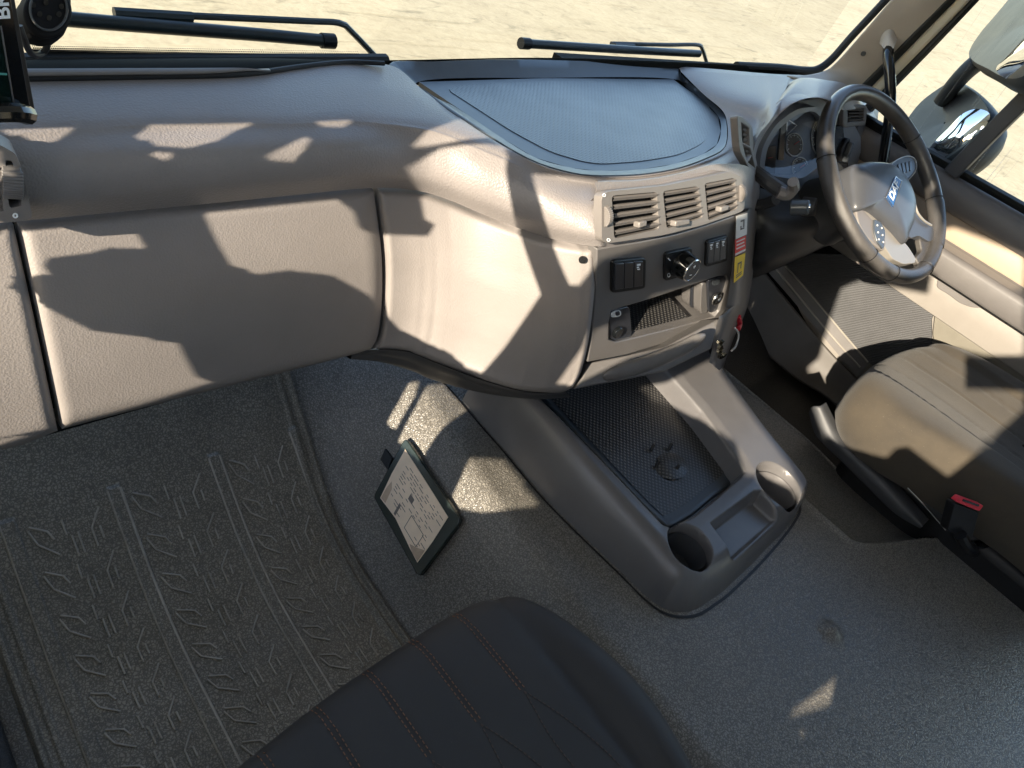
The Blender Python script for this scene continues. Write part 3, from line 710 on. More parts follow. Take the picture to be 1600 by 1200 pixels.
G = [[vp.at(u, v, -.006) for u, v in ((930, 284), (1000, 282), (1060, 272), (1110, 258), (1148, 256))]+[P(1172, 262, y=.56), P(1183, 275, y=.62), P(1186, 280, y=.70)],
     [vp.at(u, v, -.003) for u, v in ((932, 335), (1000, 328), (1060, 318), (1110, 306), (1152, 296))]+[P(1174, 294, y=.55), P(1185, 300, y=.61), P(1188, 304, y=.70)],
     [vp.at(u, v, -.004) for u, v in ((934, 384), (1000, 374), (1060, 362), (1110, 348), (1150, 336))]+[P(1171, 330, y=.54), P(1180, 326, y=.60), P(1184, 326, y=.70)],
     [vp.at(u, v, -.020) for u, v in ((934, 392), (1000, 382), (1060, 370), (1110, 356), (1150, 344))]+[P(1170, 338, y=.56), P(1178, 334, y=.62), P(1182, 334, y=.72)]]
link('vent_surround', grid_bm(up(G, 30, 60)), M['taupe'], dash, sharp=70)
# side vent facing the driver
vs = Plane(P(1155, 182, y=.60), P(1180, 215, y=.66), P(1172, 265, y=.60))
so_ = [[(1158, 190), (1171, 200), (1172, 228), (1160, 222)], [(1161, 226), (1173, 232), (1180, 262), (1167, 252)]]
def fr(pl):
    outer = rnd([(1152, 180), (1160, 182), (1176, 198), (1178, 232), (1186, 268), (1178, 276), (1156, 236)], .15, 3)
    return plate([pl.at(u, v, .010) for u, v in outer], [[pl.at(u, v, .010) for u, v in q] for q in so_], pl.n, .012)
sv = vent('side_air_vent', vs, {'frame': fr, 'open': so_}, dash, 4)
# far right vent
vr = Plane(P(1320, 168, y=.70), P(1352, 168, y=.70), P(1322, 195, y=.69))
ro = [[(1325, 170), (1350, 170), (1350, 189), (1325, 191)]]
def fr(pl): return plate([pl.at(u, v, .006) for u, v in rnd([(1318, 164), (1356, 164), (1353, 196), (1317, 200)], .2, 3)], [[pl.at(u, v, .006) for u, v in ro[0]]], pl.n, .014)
vent('driver_air_vent', vr, {'frame': fr, 'open': ro}, dash, 4, M['doorgrey'])
# far left vent with its wheel
vl = Plane(P(0, 240, y=.705), P(40, 300, y=.700), P(0, 345, y=.700))
lo = [[(-60, 262), (4, 262), (6, 330), (-60, 335)]]
def fr(pl): return plate([pl.at(u, v, .010) for u, v in rnd([(-80, 224), (0, 226), (24, 240), (36, 268), (51, 340), (40, 345), (-80, 356)], .2, 4)], [[pl.at(u, v, .010) for u, v in lo[0]], [pl.at(u, v, .010) for u, v in rnd([(8, 250), (20, 252), (36, 322), (14, 326)], .2, 3)]], pl.n, .03)
lv = vent('left_air_vent', vl, {'frame': fr, 'open': lo}, dash, 4, M['taupe_smooth'])
link('wheel_cavity', pix_plate(vl, [(4, 246), (24, 246), (38, 330), (10, 330)], off=-.012, th=.001), M['void'], lv)
thumb(vl, 19, 288, 32, M['stack'], lv, off=.014, w_=.016)
link('position_mark', ringp(vl, 24, 337, 3, 3, .0105, .0008, 18), M['white'], lv)

# ---- centre stack
st = Plane(P(935, 385, y=.500), P(1160, 328, y=.500), P(905, 605, z=-.745))
HO = [(955, 486), (972, 480), (1000, 472), (1060, 452), (1120, 432), (1134, 430), (1138, 440), (1124, 486), (1117, 495), (1060, 511), (1000, 526), (962, 535), (951, 530), (951, 505)]
SO = [(933, 389), (1000, 378), (1060, 365), (1100, 353), (1148, 337), (1148, 355), (1143, 420), (1137, 480), (1133, 497), (1040, 536), (980, 554), (918, 566), (924, 530), (931, 450)]
bm = pix_plate(st, SO, [HO], th=.02)
sf = link('control_panel', bm, M['stack'], dash, bevel=.002)
# lower lit frame strip is the same part; storage slot box
bx_ = bmesh.new(); hp = [st.at(u, v, -.001) for u, v in HO]; hb = [q+Vector((.0, .13, .0)) for q in hp]
G = [hp, hb]
bm = grid_bm(G, close_u=True); bm.faces.new([bm.verts[len(hp)+i] if False else v for i, v in enumerate(list(bm.verts)[len(hp):])])
slot = link('storage_slot', bm, M['stack'], sf, sharp=40)
fl = [(985, 532), (1065, 514), (1100, 505), (1050, 482), (985, 500)]
link('slot_mat', plate([P(990, 527, y=.482)+Vector((0, .012, .004)), P(1080, 503, y=.470)+Vector((0, .012, .004)), P(1080, 503, y=.470)+Vector((.02, .10, .004)), P(990, 527, y=.482)+Vector((0, .10, .004))], [], (0, 0, 1), .002), M['consmat'], slot)
# socket panels at both ends of the slot
def zplate(pts_, off, th, m, parent, name, bev=.0015): return link(name, pix_plate(st, rnd(pts_, .18, 3), off=off, th=th), m, parent, bevel=bev)
s1 = zplate([(952, 487), (984, 478), (988, 526), (960, 536), (951, 528)], -.006, .006, M['switch'], sf, 'power_socket_panel')
F = frame(st.at(963, 518, -.004), st.at(975, 516)-st.at(963, 518), st.at(963, 508)-st.at(963, 518))
link('power_socket', fcyl(bmesh.new(), F, (0, 0, .003), .011, .008), M['gloss'], s1, bevel=.002)
link('socket_symbol', pix_plate(st, rnd([(954, 488), (970, 484), (971, 494), (955, 497)], .4, 3), off=-.004, th=.001), M['whitestick'], s1)
link('socket_symbol_mark', pix_plate(st, rnd([(962, 488), (968, 486), (969, 492), (963, 494)], .3, 3), off=-.003, th=.001), M['switch'], s1)
s2 = zplate([(1106, 438), (1132, 431), (1136, 440), (1127, 484), (1108, 490)], -.006, .006, M['switch'], sf, 'cigar_lighter_panel')
F = frame(st.at(1117, 464, -.004), st.at(1128, 461)-st.at(1117, 464), st.at(1117, 454)-st.at(1117, 464))
link('lighter_ring', tube([F @ Vector((.0125*math.cos(a), .0125*math.sin(a), .006)) for a in [2*math.pi*k/28 for k in range(29)]], .0028, seg=8), M['chrome'], s2)
link('lighter_knob', fcyl(bmesh.new(), F, (0, 0, .002), .011, .008), M['black'], s2, bevel=.002)
link('lighter_symbol', pix_plate(st, rnd([(1113, 439), (1125, 436), (1125, 444), (1113, 447)], .4, 3), off=-.004, th=.001), M['switchsat'], s2)
s3 = zplate([(1082, 448), (1097, 444), (1096, 478), (1080, 482)], -.03, .006, M['switch'], sf, 'aux_socket_panel')
link('aux_socket', pix_plate(st, [(1087, 455), (1092, 454), (1091, 473), (1086, 474)], off=-.028, th=.001), M['gloss'], s3)
# wall bump between slot and lighter
link('slot_side_wall', pix_plate(st, rnd([(1096, 444), (1106, 441), (1107, 488), (1094, 492)], .3, 3), off=-.012, th=.05), M['stack'], sf, bevel=.004)
# switch banks
def bank(pts_, name, m, nsw, marks):
    o = link(name, pix_plate(st, rnd(pts_, .12, 3), off=.005, th=.010), M['black'], sf, bevel=.002)
    tl, tr, br, bl = pts_
    for k in range(nsw):
        def cc(f_, g_):
            a = (tl[0]+(tr[0]-tl[0])*f_, tl[1]+(tr[1]-tl[1])*f_); b_ = (bl[0]+(br[0]-bl[0])*f_, bl[1]+(br[1]-bl[1])*f_)
            return (a[0]+(b_[0]-a[0])*g_, a[1]+(b_[1]-a[1])*g_)
        f0 = .08+.84*k/nsw+.008; f1 = .08+.84*(k+1)/nsw-.008
        s_ = link('rocker_switch', pix_plate(st, [cc(f0, .10), cc(f1, .10), cc(f1, .90), cc(f0, .90)], off=.0085, th=.005), m, o, bevel=.001)
        if k in marks:
            bm = bmesh.new()
            for (a, b_, c_, d_) in ((.3, .17, .7, .23), (.3, .26, .55, .30), (.35, .33, .65, .36)):
                fm = lambda x_: f0+(f1-f0)*x_
                pix_plate(st, [cc(fm(a), b_), cc(fm(c_), b_), cc(fm(c_), d_), cc(fm(a), d_)], off=.0092, th=.0004, bm=bm)
            link('switch_symbol', bm, M['white'], s_)
bank([(957, 408), (1010, 403), (1009, 451), (956, 459)], 'blank_switch_bank', M['switch'], 3, (2,))
bank([(1105, 377), (1138, 368), (1137, 408), (1103, 418)], 'rocker_switch_bank', M['switchsat'], 3, (0, 1, 2))
hz_ = link('mirror_heater_panel', pix_plate(st, rnd([(1040, 396), (1082, 387), (1082, 428), (1039, 440)], .12, 3), off=.005, th=.01), M['black'], sf, bevel=.002)
F = frame(st.at(1066, 413, .010), st.at(1080, 410)-st.at(1066, 413), st.at(1066, 400)-st.at(1066, 413))
kn = link('rotary_knob', fcyl(bmesh.new(), F, (0, 0, .006), .0250, .030, 40, r2=.021), M['gloss'], hz_, bevel=.002)
link('knob_ring', tube([F @ Vector((.0195*math.cos(a), .0195*math.sin(a), .0215)) for a in [2*math.pi*k/36 for k in range(37)]], .0016, seg=8), M['chrome'], kn)
link('knob_cap', fcyl(bmesh.new(), F, (0, 0, .0215), .0178, .002, 36), M['switchsat'], kn)
bm = bmesh.new(); fbox(bm, F, (0, .008, .0228), (.006, .001, .0006)); fbox(bm, F, (0, .008, .0228), (.001, .006, .0006)); fbox(bm, F, (0, -.008, .0228), (.006, .001, .0006))
link('knob_symbols', bm, M['white'], kn)
link('panel_symbol', tube([st.at(1044, 404, .0055), st.at(1047, 407, .0055)], .0008, seg=5), M['white'], hz_)
link('panel_symbol', tube([st.at(1045+2*math.cos(a), 430+3*math.sin(a), .0055) for a in [k*.7 for k in range(10)]], .0005, seg=4), M['white'], hz_)
# lower fold-out tray below the panel
lw = Plane(P(918, 568, z=-.715), P(1120, 505, z=-.66), P(905, 604, z=-.745))
link('lower_fascia', pix_plate(lw, [(918, 568), (980, 556), (1040, 542), (1124, 498), (1112, 545), (1040, 580), (985, 592), (930, 602), (898, 608), (910, 590)], th=.06), M['stack'], dash, bevel=.003)
a0 = [P(942, 588, y=.440), P(990, 575, y=.425), P(1050, 552, y=.405), P(1102, 525, y=.395)]
bm = bmesh.new(); Gt = []
cp = crv([tuple(q) for q in a0], 30)
for k in range(30):
    s = k/29; hh = .017*min(1, min(s, 1-s)*7)**.5+.002; row = []
    for j in range(16):
        a = 2*math.pi*j/16; row.append(Vector(cp[k])+Vector((0, -math.cos(a)*hh*.55, math.sin(a)*hh)))
    Gt.append(row)
link('pull_handle', grid_bm(Gt, close_u=True), M['stack'], dash, sharp=80)
# right cheek of the stack
G = [[P(1148, 337, y=.500), P(1167, 330, y=.50), P(1172, 325, y=.53), P(1182, 330, y=.60)],
     [P(1143, 420, y=.475), P(1158, 414, y=.475), P(1166, 412, y=.52), P(1178, 412, y=.60)],
     [P(1134, 480, y=.455), P(1150, 474, y=.455), P(1160, 470, y=.50), P(1170, 470, y=.60)],
     [P(1122, 500, y=.440), P(1148, 480, y=.45), P(1156, 490, y=.50), P(1160, 500, y=.60)],
     [P(1112, 548, y=.420), P(1128, 530, y=.425), P(1140, 530, y=.47), P(1146, 530, y=.60)],
     [P(1108, 566, y=.41), P(1120, 576, y=.40), P(1126, 578, y=.44), P(1130, 575, y=.60)]]
link('stack_side', grid_bm(up(G, 40, 20)), M['stack'], dash, sharp=60)
ck = Plane(P(1150, 337, y=.4985), P(1166, 332, y=.4985), P(1152, 440, y=.463))
def sticker(name, q, m, lab, cat, marks=()):
    o = link(name, pix_plate(ck, q, off=.003, th=.001), m, None, label=lab, cat=cat, loc=ck.at(*q[0], .003))
    for (w_, mm_) in marks:
        bm = bmesh.new()
        for mk in w_: pix_plate(ck, mk, off=.0036, th=.0004, bm=bm)
        link('printed_marks', bm, mm_, o)
def sub(q, rects):
    tl, tr, br, bl = q; out = []
    for a, b_, c_, d_ in rects:
        f_ = lambda x_, y_: (tl[0]+(tr[0]-tl[0])*x_+(bl[0]-tl[0])*y_+(br[0]-bl[0]-tr[0]+tl[0])*x_*y_, tl[1]+(tr[1]-tl[1])*x_+(bl[1]-tl[1])*y_+(br[1]-bl[1]-tr[1]+tl[1])*x_*y_)
        out.append([f_(a, b_), f_(c_, b_), f_(c_, d_), f_(a, d_)])
    return out
q = [(1151, 338), (1168, 333), (1167, 366), (1150, 374)]
sticker('sticker', q, M['whitestick'], 'white paper sticker on the side of the centre stack, above the red one', 'sticker', [(sub(q, [(.4, .25, .75, .32), (.65, .3, .75, .6), (.4, .62, .75, .68), (.4, .5, .48, .66)]), M['paperink'])])
q = [(1149, 375), (1166, 368), (1165, 392), (1149, 400)]
sticker('sticker', q, M['redstick'], 'red warning sticker with white lettering lines on the centre stack side', 'sticker', [(sub(q, [(.12, .12, .9, .2), (.12, .34, .85, .42), (.12, .56, .9, .64), (0, .86, 1, .98)]), M['whitestick'])])
q = [(1149, 402), (1165, 395), (1161, 430), (1147, 442)]
sticker('sticker', q, M['yellow'], 'yellow sticker with a black pictogram on the centre stack side, lowest of three', 'sticker', [(sub(q, [(.3, .3, .7, .36), (.3, .3, .38, .7), (.62, .3, .7, .6), (.2, .76, .8, .8), (.2, .84, .8, .88)]), M['paperink'])])
# red cable and metal catch at the stack side
link('red_tab', tube([P(1154, 495, y=.49), P(1156, 505, y=.49), P(1153, 514, y=.48)], .006, n=8), M['red'], dash)
link('wire_loop', tube([P(1148, 512, y=.46), P(1154, 522, y=.46), P(1150, 540, y=.45), P(1143, 548, y=.44)], .0022, n=20), M['whitestick'], dash)
bm = bmesh.new()
for k in range(16):
    box(bm, P(1126+random.uniform(-4, 6), 545+random.uniform(-12, 14), y=.405), (random.uniform(.004, .010), .006, random.uniform(.003, .010)), Matrix.Rotation(random.uniform(0, 3), 3, 'Y'))
link('metal_catch', bm, mat('worn_metal', (.5, .46, .36), .2, metal=1), dash)
# dark panel under the dash on the driver's side (knee bolster / column shroud)
G = [[P(1176, 290, y=.66), P(1215, 300, y=.64), P(1260, 296, y=.62), P(1300, 285, y=.62), P(1345, 275, y=.66), P(1400, 270, y=.70)],
     [P(1170, 330, y=.64), P(1205, 345, y=.58), P(1260, 350, y=.54), P(1300, 340, y=.54), P(1350, 320, y=.62), P(1410, 310, y=.70)],
     [P(1166, 380, y=.62), P(1200, 390, y=.56), P(1260, 382, y=.53), P(1310, 366, y=.54), P(1360, 350, y=.62), P(1420, 340, y=.70)],
     [P(1160, 420, y=.62), P(1195, 418, y=.57), P(1255, 398, y=.56), P(1305, 378, y=.57), P(1370, 365, y=.65), P(1420, 350, y=.74)],
     [P(1160, 440, y=.72), P(1190, 430, y=.70), P(1250, 405, y=.70), P(1300, 384, y=.70), P(1370, 370, y=.75), P(1420, 355, y=.80)]]
link('column_shroud', grid_bm(up(G, 40, 60)), M['darkgrey'], dash, sharp=60)
# ignition knob on the shroud
q = P(1264, 323, y=.535); F = frame(q, (0.75, .25, -.6), (.2, .3, .9)); F = frame(q, Vector((.9, .35, 0)).normalized(), Vector((0, .45, .9)))
ig = link('ignition_switch', fcyl(bmesh.new(), F, (0, 0, .0), .021, .03, r2=.019), M['darkgrey'], dash, bevel=.003)
F2 = F.copy(); F2.translation = P(1250, 324, y=.50); 
F2 = frame(P(1250, 324, y=.495), (.9, .1, -.3), (0, .5, .85))
link('ignition_knob', fcyl(bmesh.new(), F2, (0, 0, 0), .016, .035, r2=.0145), M['switchsat'], ig, bevel=.003)
link('key_slot', fcyl(bmesh.new(), F2, (0, 0, .018), .007, .004), M['chrome'], ig)
# column stalk
stk = link('column_stalk', tube([P(1180, 268, y=.60), P(1200, 284, y=.56), P(1222, 300, y=.53)], .013, n=16, r2=.015), M['darkgrey'], dash)
link('stalk_grip', tube([P(1216, 300, y=.53), P(1230, 304, y=.515), P(1240, 293, y=.51), P(1239, 284, y=.51)], .013, n=14, r2=.010), M['taupe_smooth'], stk)
link('lower_stalk', tube([P(1172, 322, y=.62), P(1195, 318, y=.59), P(1212, 312, y=.57)], .012, n=10), M['darkgrey'], dash)
# pedal under the column, tan with uneven tone
ped = empty('foot_pedal', 'tan pedal under the steering column', 'pedal', P(1255, 400, y=.80))
link('pedal_pad', plate([P(1236, 398, y=.80), P(1290, 378, y=.82), P(1275, 400, y=.80), P(1255, 414, y=.79)], [], (0, -.8, .6), .01), mat('tan_pedal', (.36, .24, .15), .5, var=.2, vs=30), ped)
link('pedal_arm', tube([P(1262, 400, y=.81), P(1262, 380, y=.9)], .008), M['black'], ped)

# ------------------------------------------------------------------ CENTRE CONSOLE
con = empty('centre_console', 'grey moulded centre console with open tray and two cup holders on the engine tunnel', 'centre console', (1.08, .3, -.93))
Hr = lambda y: -.862+.045*np.clip((y-.15)/.33, -.1, 1.8)
Hm = lambda y: -.902+.040*np.clip((y-.22)/.33, -.1, 1.5)
Ht = lambda y: -.93+.05*sstep(.55, 1.0, y)
def PH(u, v, H):
    z = -.88
    for _ in range(12):
        q = P(u, v, z=z); z = float(H(q.y))
    return P(u, v, z=z)
outer = [PH(640, 545, Ht), PH(700, 601, Ht), PH(775, 688, Ht), PH(854, 781, Ht), PH(967, 893, Ht), PH(1010, 936, Ht), PH(1044, 958, Ht), PH(1085, 960, Ht), PH(1120, 940, Ht), PH(1146, 919, Ht), PH(1197, 868, Ht)]
outer += [PH(1246, 808, lambda y: -.915), PH(1261, 772, lambda y: -.90), PH(1240, 733, lambda y: Hr(y)-.02)+Vector((.012, 0, 0)), PH(1197, 673, lambda y: Hr(y)-.01)+Vector((.014, 0, 0)), PH(1141, 596, lambda y: Hr(y)-.01)+Vector((.014, 0, 0)), PH(1113, 560, lambda y: Hr(y)-.01)+Vector((.014, 0, 0)), PH(1070, 520, lambda y: Hr(y)-.01)+Vector((.014, 0, 0))]
outer = [(q.x, q.y) for q in outer]
outer = closed([(a, b_, 0) for a, b_ in outer], 140)[:, :2]
gz = floor_z(outer[:, 0], outer[:, 1])
link('base_gasket', grid_bm(np.array([np.c_[outer[:, 0], outer[:, 1], gz+.002], np.c_[outer.mean(0)+(outer-outer.mean(0))*1.014, gz+.0015]]), close_u=True), M['black'], con)
pit = [(776, 568), (836, 624), (936, 727), (992, 786), (1030, 826), (1040, 830), (1078, 812), (1112, 785), (1149, 753), (1156, 744), (1145, 725), (1090, 650), (1036, 588), (980, 525)]
pit = [PH(u, v, lambda y: Hr(y)-.02) for u, v in pit]
c1 = PH(1079, 852, Hr); c2 = PH(1217, 756, Hr)
binp = [PH(u, v, Hr) for u, v in ((1110, 817), (1178, 767), (1190, 766), (1222, 804), (1219, 811), (1157, 866), (1148, 866))]
x0_, x1_, y0_, y1_ = outer[:, 0].min()-.01, outer[:, 0].max()+.01, outer[:, 1].min()-.01, .66
xs = np.arange(x0_, x1_, .0017); ys = np.arange(y0_, y1_, .0017); X, Y = np.meshgrid(xs, ys)
d = poly_sdf(X, Y, outer); 
s = np.clip(d/(.062-.036*sstep(1.12, 1.27, X)), 0, 1); wall = 1-(1-s)**2.3
Z = -.955+(Hr(Y)+.955)*wall
Z = np.where(d < 0, -.955-.0*d, Z)
dp = poly_sdf(X, Y, [(q.x, q.y) for q in pit])
Z = Z-.004*sstep(-.03, 0, dp)
# the deck round the cup holders is a little lower than the side rails
r1_, r2_ = .0415, .049
def sink(Z, dist, depth, w0=.003, w1=.006):
    k = sstep(-w0, w1, dist); lip = .0022*np.exp(-(dist/.004)**2)
    return Z-lip*1.0, k, depth
Z, k, _ = sink(Z, dp, 0); Z = Z*(1-k)+(Hm(Y)-.004)*k
d1 = r1_-np.hypot(X-c1.x, Y-c1.y); d2 = r2_-np.hypot(X-c2.x, Y-c2.y)
for dd in (d1, d2):
    k = sstep(-.003, .005, dd); Z = np.minimum(Z, Z*(1-k)+(-.925)*k)
db = poly_sdf(X, Y, [(q.x, q.y) for q in binp]); k = sstep(-.002, .010, db); Z = np.minimum(Z, Z*(1-k)+(-.892)*k)
link('console_body', grid_bm(np.dstack([X, Y, Z])), M['console'], con, sharp=70)
for cc, rr in ((c1, r1_), (c2, r2_)):
    rows = [[(cc.x+rr_*math.cos(a), cc.y+rr_*math.sin(a), z_) for a in [2*math.pi*k/48 for k in range(48)]] for rr_, z_ in ((rr-.0035, -.878), (rr-.006, -.885), (rr-.007, -.912), (rr-.011, -.9225), (.001, -.9225))]
    cupm = link('cup_holder', grid_bm(rows, close_u=True), M['darkgrey'] if cc is c1 else M['console'], con, sharp=50)
matp = [PH(u, v, Hm) for u, v in ((790, 554), (846, 621), (938, 719), (998, 783), (1038, 822), (1048, 824), (1080, 806), (1112, 780), (1142, 755), (1147, 744), (1136, 724), (1085, 650), (1030, 592), (985, 538))]
km = closed([tuple(q) for q in matp], 90); ctr = km.mean(0)
def ringscale(k): r_ = ctr+(km-ctr)*k; r_[:, 2] = Hm(r_[:, 1])+.001; return r_
rows = [ringscale(1.0)-np.array([0, 0, .006]), ringscale(1.0), ringscale(.985)+np.array([0, 0, .0018]), ringscale(.95)+np.array([0, 0, .0006]), ringscale(.94), ringscale(.6), ringscale(.3), ringscale(.02)]
mm_ = link('rubber_mat', grid_bm(np.array(rows), close_u=True), M['trayplain'], con, sharp=80)
rows = [ringscale(.90)+np.array([0, 0, .0012]), ringscale(.6)+np.array([0, 0, .0012]), ringscale(.3)+np.array([0, 0, .0012]), ringscale(.01)+np.array([0, 0, .0012])]
pc = PH(1045, 726, Hm); 
bm = grid_bm(np.array(rows), close_u=True)
link('dimpled_surface', bm, M['consmat'], mm_, sharp=80)
# raised four-pin pad on the mat
bm = bmesh.new()
rows = []
for rr_, hz in ((.045, 0), (.034, .003), (.02, .006), (.001, .007)):
    rows.append([(pc.x+rr_*math.cos(a), pc.y+rr_*math.sin(a)*.8, float(Hm(pc.y))+.0015+hz) for a in [2*math.pi*k/40 for k in range(40)]])
link('raised_pad', grid_bm(rows, close_u=True), M['consmat'], mm_, sharp=80)
for u, v in ((1016, 706), (1044, 704), (1024, 732), (1055, 738)):
    q = PH(u, v, Hm); bm = bmesh.new()
    tube([q+Vector((0, 0, .003)), q+Vector((.006, .004, .016))], .0032, bm, seg=8)
    link('rubber_pin', bm, M['black'], mm_)
link('mat_edge_strip', tube([PH(u, v, lambda y: Hm(y)+.008) for u, v in ((1040, 590), (1090, 650), (1138, 712), (1158, 740))], .0045, n=24), M['trayplain'], con)

# ------------------------------------------------------------------ STEERING WHEEL
WC = Vector((1.735, .474, -.422)); tl, yw = .934, -.159
wx = Vector((math.cos(yw), math.sin(yw), 0)); wh = Vector((-math.sin(yw), math.cos(yw), 0)); wy = wh*math.sin(tl)+Vector((0, 0, math.cos(tl)))
WF = frame(WC, wx, wy); wz = wx.cross(wy)
sw = empty('steering_wheel', 'black leather steering wheel with silver spoke trim and blue badge', 'steering wheel', WC)
RIM = .216; RT = .0165
def rim_bm(a0, a1, n=80, rt=RT, sx=1.0):
    G = []
    for i in range(n+1):
        a = R(a0+(a1-a0)*i/n); c_ = Vector((math.cos(a), math.sin(a), 0)); row = []
        for j in range(20):
            b_ = 2*math.pi*j/20; row.append(WF @ (c_*(RIM+rt*math.cos(b_)*sx)+Vector((0, 0, rt*math.sin(b_)*1.12))))
        G.append(row)
    return grid_bm(G, close_u=True)
link('rim', rim_bm(0, 360, 160), M['leather'], sw, sharp=80)
link('grip_perforated', rim_bm(-46, -12, 30, RT+.0012), M['leather2'], sw, sharp=80)
link('grip_perforated', rim_bm(168, 226, 40, RT+.0012), M['leather2'], sw, sharp=80)
bm = bmesh.new()
for a in (32, 166, 228, 290, -10, 250): 
    c_ = Vector((math.cos(R(a)), math.sin(R(a)), 0)); tube([WF @ (c_*(RIM+(RT+.0012)*math.cos(b_))+Vector((0, 0, (RT+.0012)*math.sin(b_)*1.12))) for b_ in [k*.35 for k in range(19)]], .0009, bm, seg=5)
link('rim_seam', bm, M['black'], sw)
wp = Plane(WC, WC+wx, WC+wy)
if wp.n.dot(wz) < 0: wp.n = wp.n
def wplate(name, pts_, off, th, m, parent=None, bev=.003, seg=3, rr=.22): return link(name, pix_plate(wp, rnd(pts_, rr, 4), off=off, th=th), m, parent or sw, bevel=bev, seg=seg)
# hub dome : rings from the outline, rising to the driver
hubo = [(1331, 262), (1342, 256), (1362, 253), (1389, 256), (1404, 266), (1419, 286), (1429, 316), (1427, 345), (1419, 366), (1413, 380), (1396, 362), (1378, 345), (1356, 328), (1338, 328), (1333, 301)]
lift = .012
ho = closed([tuple(wp.at(u, v, lift)) for u, v in hubo], 90); hc = ho.mean(0); nn = np.array(tuple(wp.n))
rows = [hc+(ho-hc)*1.0-nn*.055, hc+(ho-hc)*1.01-nn*.006]+[hc+(ho-hc)*k+nn*hh for k, hh in ((1.0, 0), (.97, .005), (.90, .0095), (.75, .013), (.5, .016), (.25, .017), (.01, .0172))]
hub = link('hub', grid_bm(np.array(rows), close_u=True), M['hub'], sw, sharp=60)
# column boss behind the hub
bm = bmesh.new(); q = bmesh.ops.create_cone(bm, cap_ends=True, segments=32, radius1=.085, radius2=.06, depth=.13)
bmesh.ops.transform(bm, matrix=WF @ Matrix.Translation((0, -.005, -.10)), verts=q['verts'])
link('column_boss', bm, M['darkgrey'], sw, bevel=.006)
# badge
bq = [(1385, 308), (1400, 276), (1409, 283), (1396, 323)]
bo = lift+.0185
bp_ = link('badge', pix_plate(wp, bq, off=bo, th=.004), M['badge'], hub, bevel=.0006)
o_, xa, ya = wp.at(1397, 299, bo+.0008), wp.at(1403, 280, bo)-wp.at(1390, 314, bo), None
xax = (wp.at(1404.5, 280, bo)-wp.at(1390.5, 315, bo)); yax = (wp.at(1385, 308, bo)-wp.at(1396, 323, bo))
F = frame(wp.at(1397.5, 297.5, bo+.0016), xax, yax)
if (F.to_3x3() @ Vector((0, 0, 1))).dot(wp.n) < 0: print('badge flipped')
ht = yax.length; ln = xax.length
# 'DAF' cut as slanted strokes, fills the badge length
tx = text('badge_letters', 'DAF', F @ Matrix.Diagonal((1.3, 1, 1, 1)), min(ht*.86, ln*.36), M['white'], hub, .0003)
tx.data.update()
bnd = link('badge_edge', tube([wp.at(u, v, bo+.0003) for u, v in bq+[bq[0]]], .0009, seg=5), M['chrome'], hub)
# spokes
sp1 = wplate('silver_spoke', [(1347, 327), (1362, 328), (1384, 345), (1402, 366), (1420, 386), (1431, 404), (1430, 411), (1412, 413), (1395, 405), (1382, 385), (1368, 362)], .006, .022, M['silver'], bev=.004)
sp2 = wplate('left_spoke', [(1337, 324), (1348, 326), (1366, 346), (1382, 362), (1384, 382), (1381, 392), (1368, 383), (1352, 368), (1342, 350)], .008, .02, M['taupe_smooth'], bev=.003)
bt = wplate('button_pad', [(1366, 342), (1376, 346), (1384, 361), (1381, 390), (1371, 378), (1366, 360)], .0115, .006, M['switchsat'], bev=.0015)
bm = bmesh.new()
for k in range(3):
    for du in (0, 7):
        fcyl(bm, frame(wp.at(1371+du+k*1.2, 352+k*11+du*.6, .0125), wx, wy), (0, 0, 0), .0022, .0012, 12)
link('button', bm, M['whitestick'], bt)
rp = wplate('button_pad', [(1389, 258), (1402, 249), (1418, 244), (1428, 247), (1432, 256), (1430, 268), (1416, 285), (1405, 268)], .012, .02, M['hub'], bev=.003)
link('pad_edge', tube([wp.at(u, v, .013) for u, v in ((1392, 257), (1403, 249), (1418, 244), (1429, 248), (1432, 258), (1430, 268), (1417, 284))], .0014, n=30, seg=6), M['silver'], rp)
for k in range(4):
    link('rocker_button', pix_plate(wp, rnd([(1403+k*6, 256-k*1.5), (1407+k*6, 255-k*1.5), (1411+k*5, 271-k*2), (1407+k*5, 274-k*2)], .3, 3), off=.0145, th=.004), M['switchsat'], rp, bevel=.0008)
wplate('right_spoke', [(1426, 312), (1434, 330), (1444, 348), (1457, 352), (1462, 372), (1452, 378), (1436, 368), (1424, 372), (1418, 368), (1427, 345)], .004, .018, M['hub'], bev=.004)
link('spoke_highlight', tube([wp.at(u, v, .009) for u, v in ((1429, 318), (1434, 333), (1444, 345), (1455, 352))], .0028, n=16), M['silver'], sw)  # silver strip laid along the spoke edge as its highlight
wplate('rim_inner_pad', [(1437, 372), (1448, 366), (1460, 372), (1458, 398), (1447, 412), (1436, 413), (1431, 402), (1441, 392)], -.002, .014, M['leather2'], bev=.003)

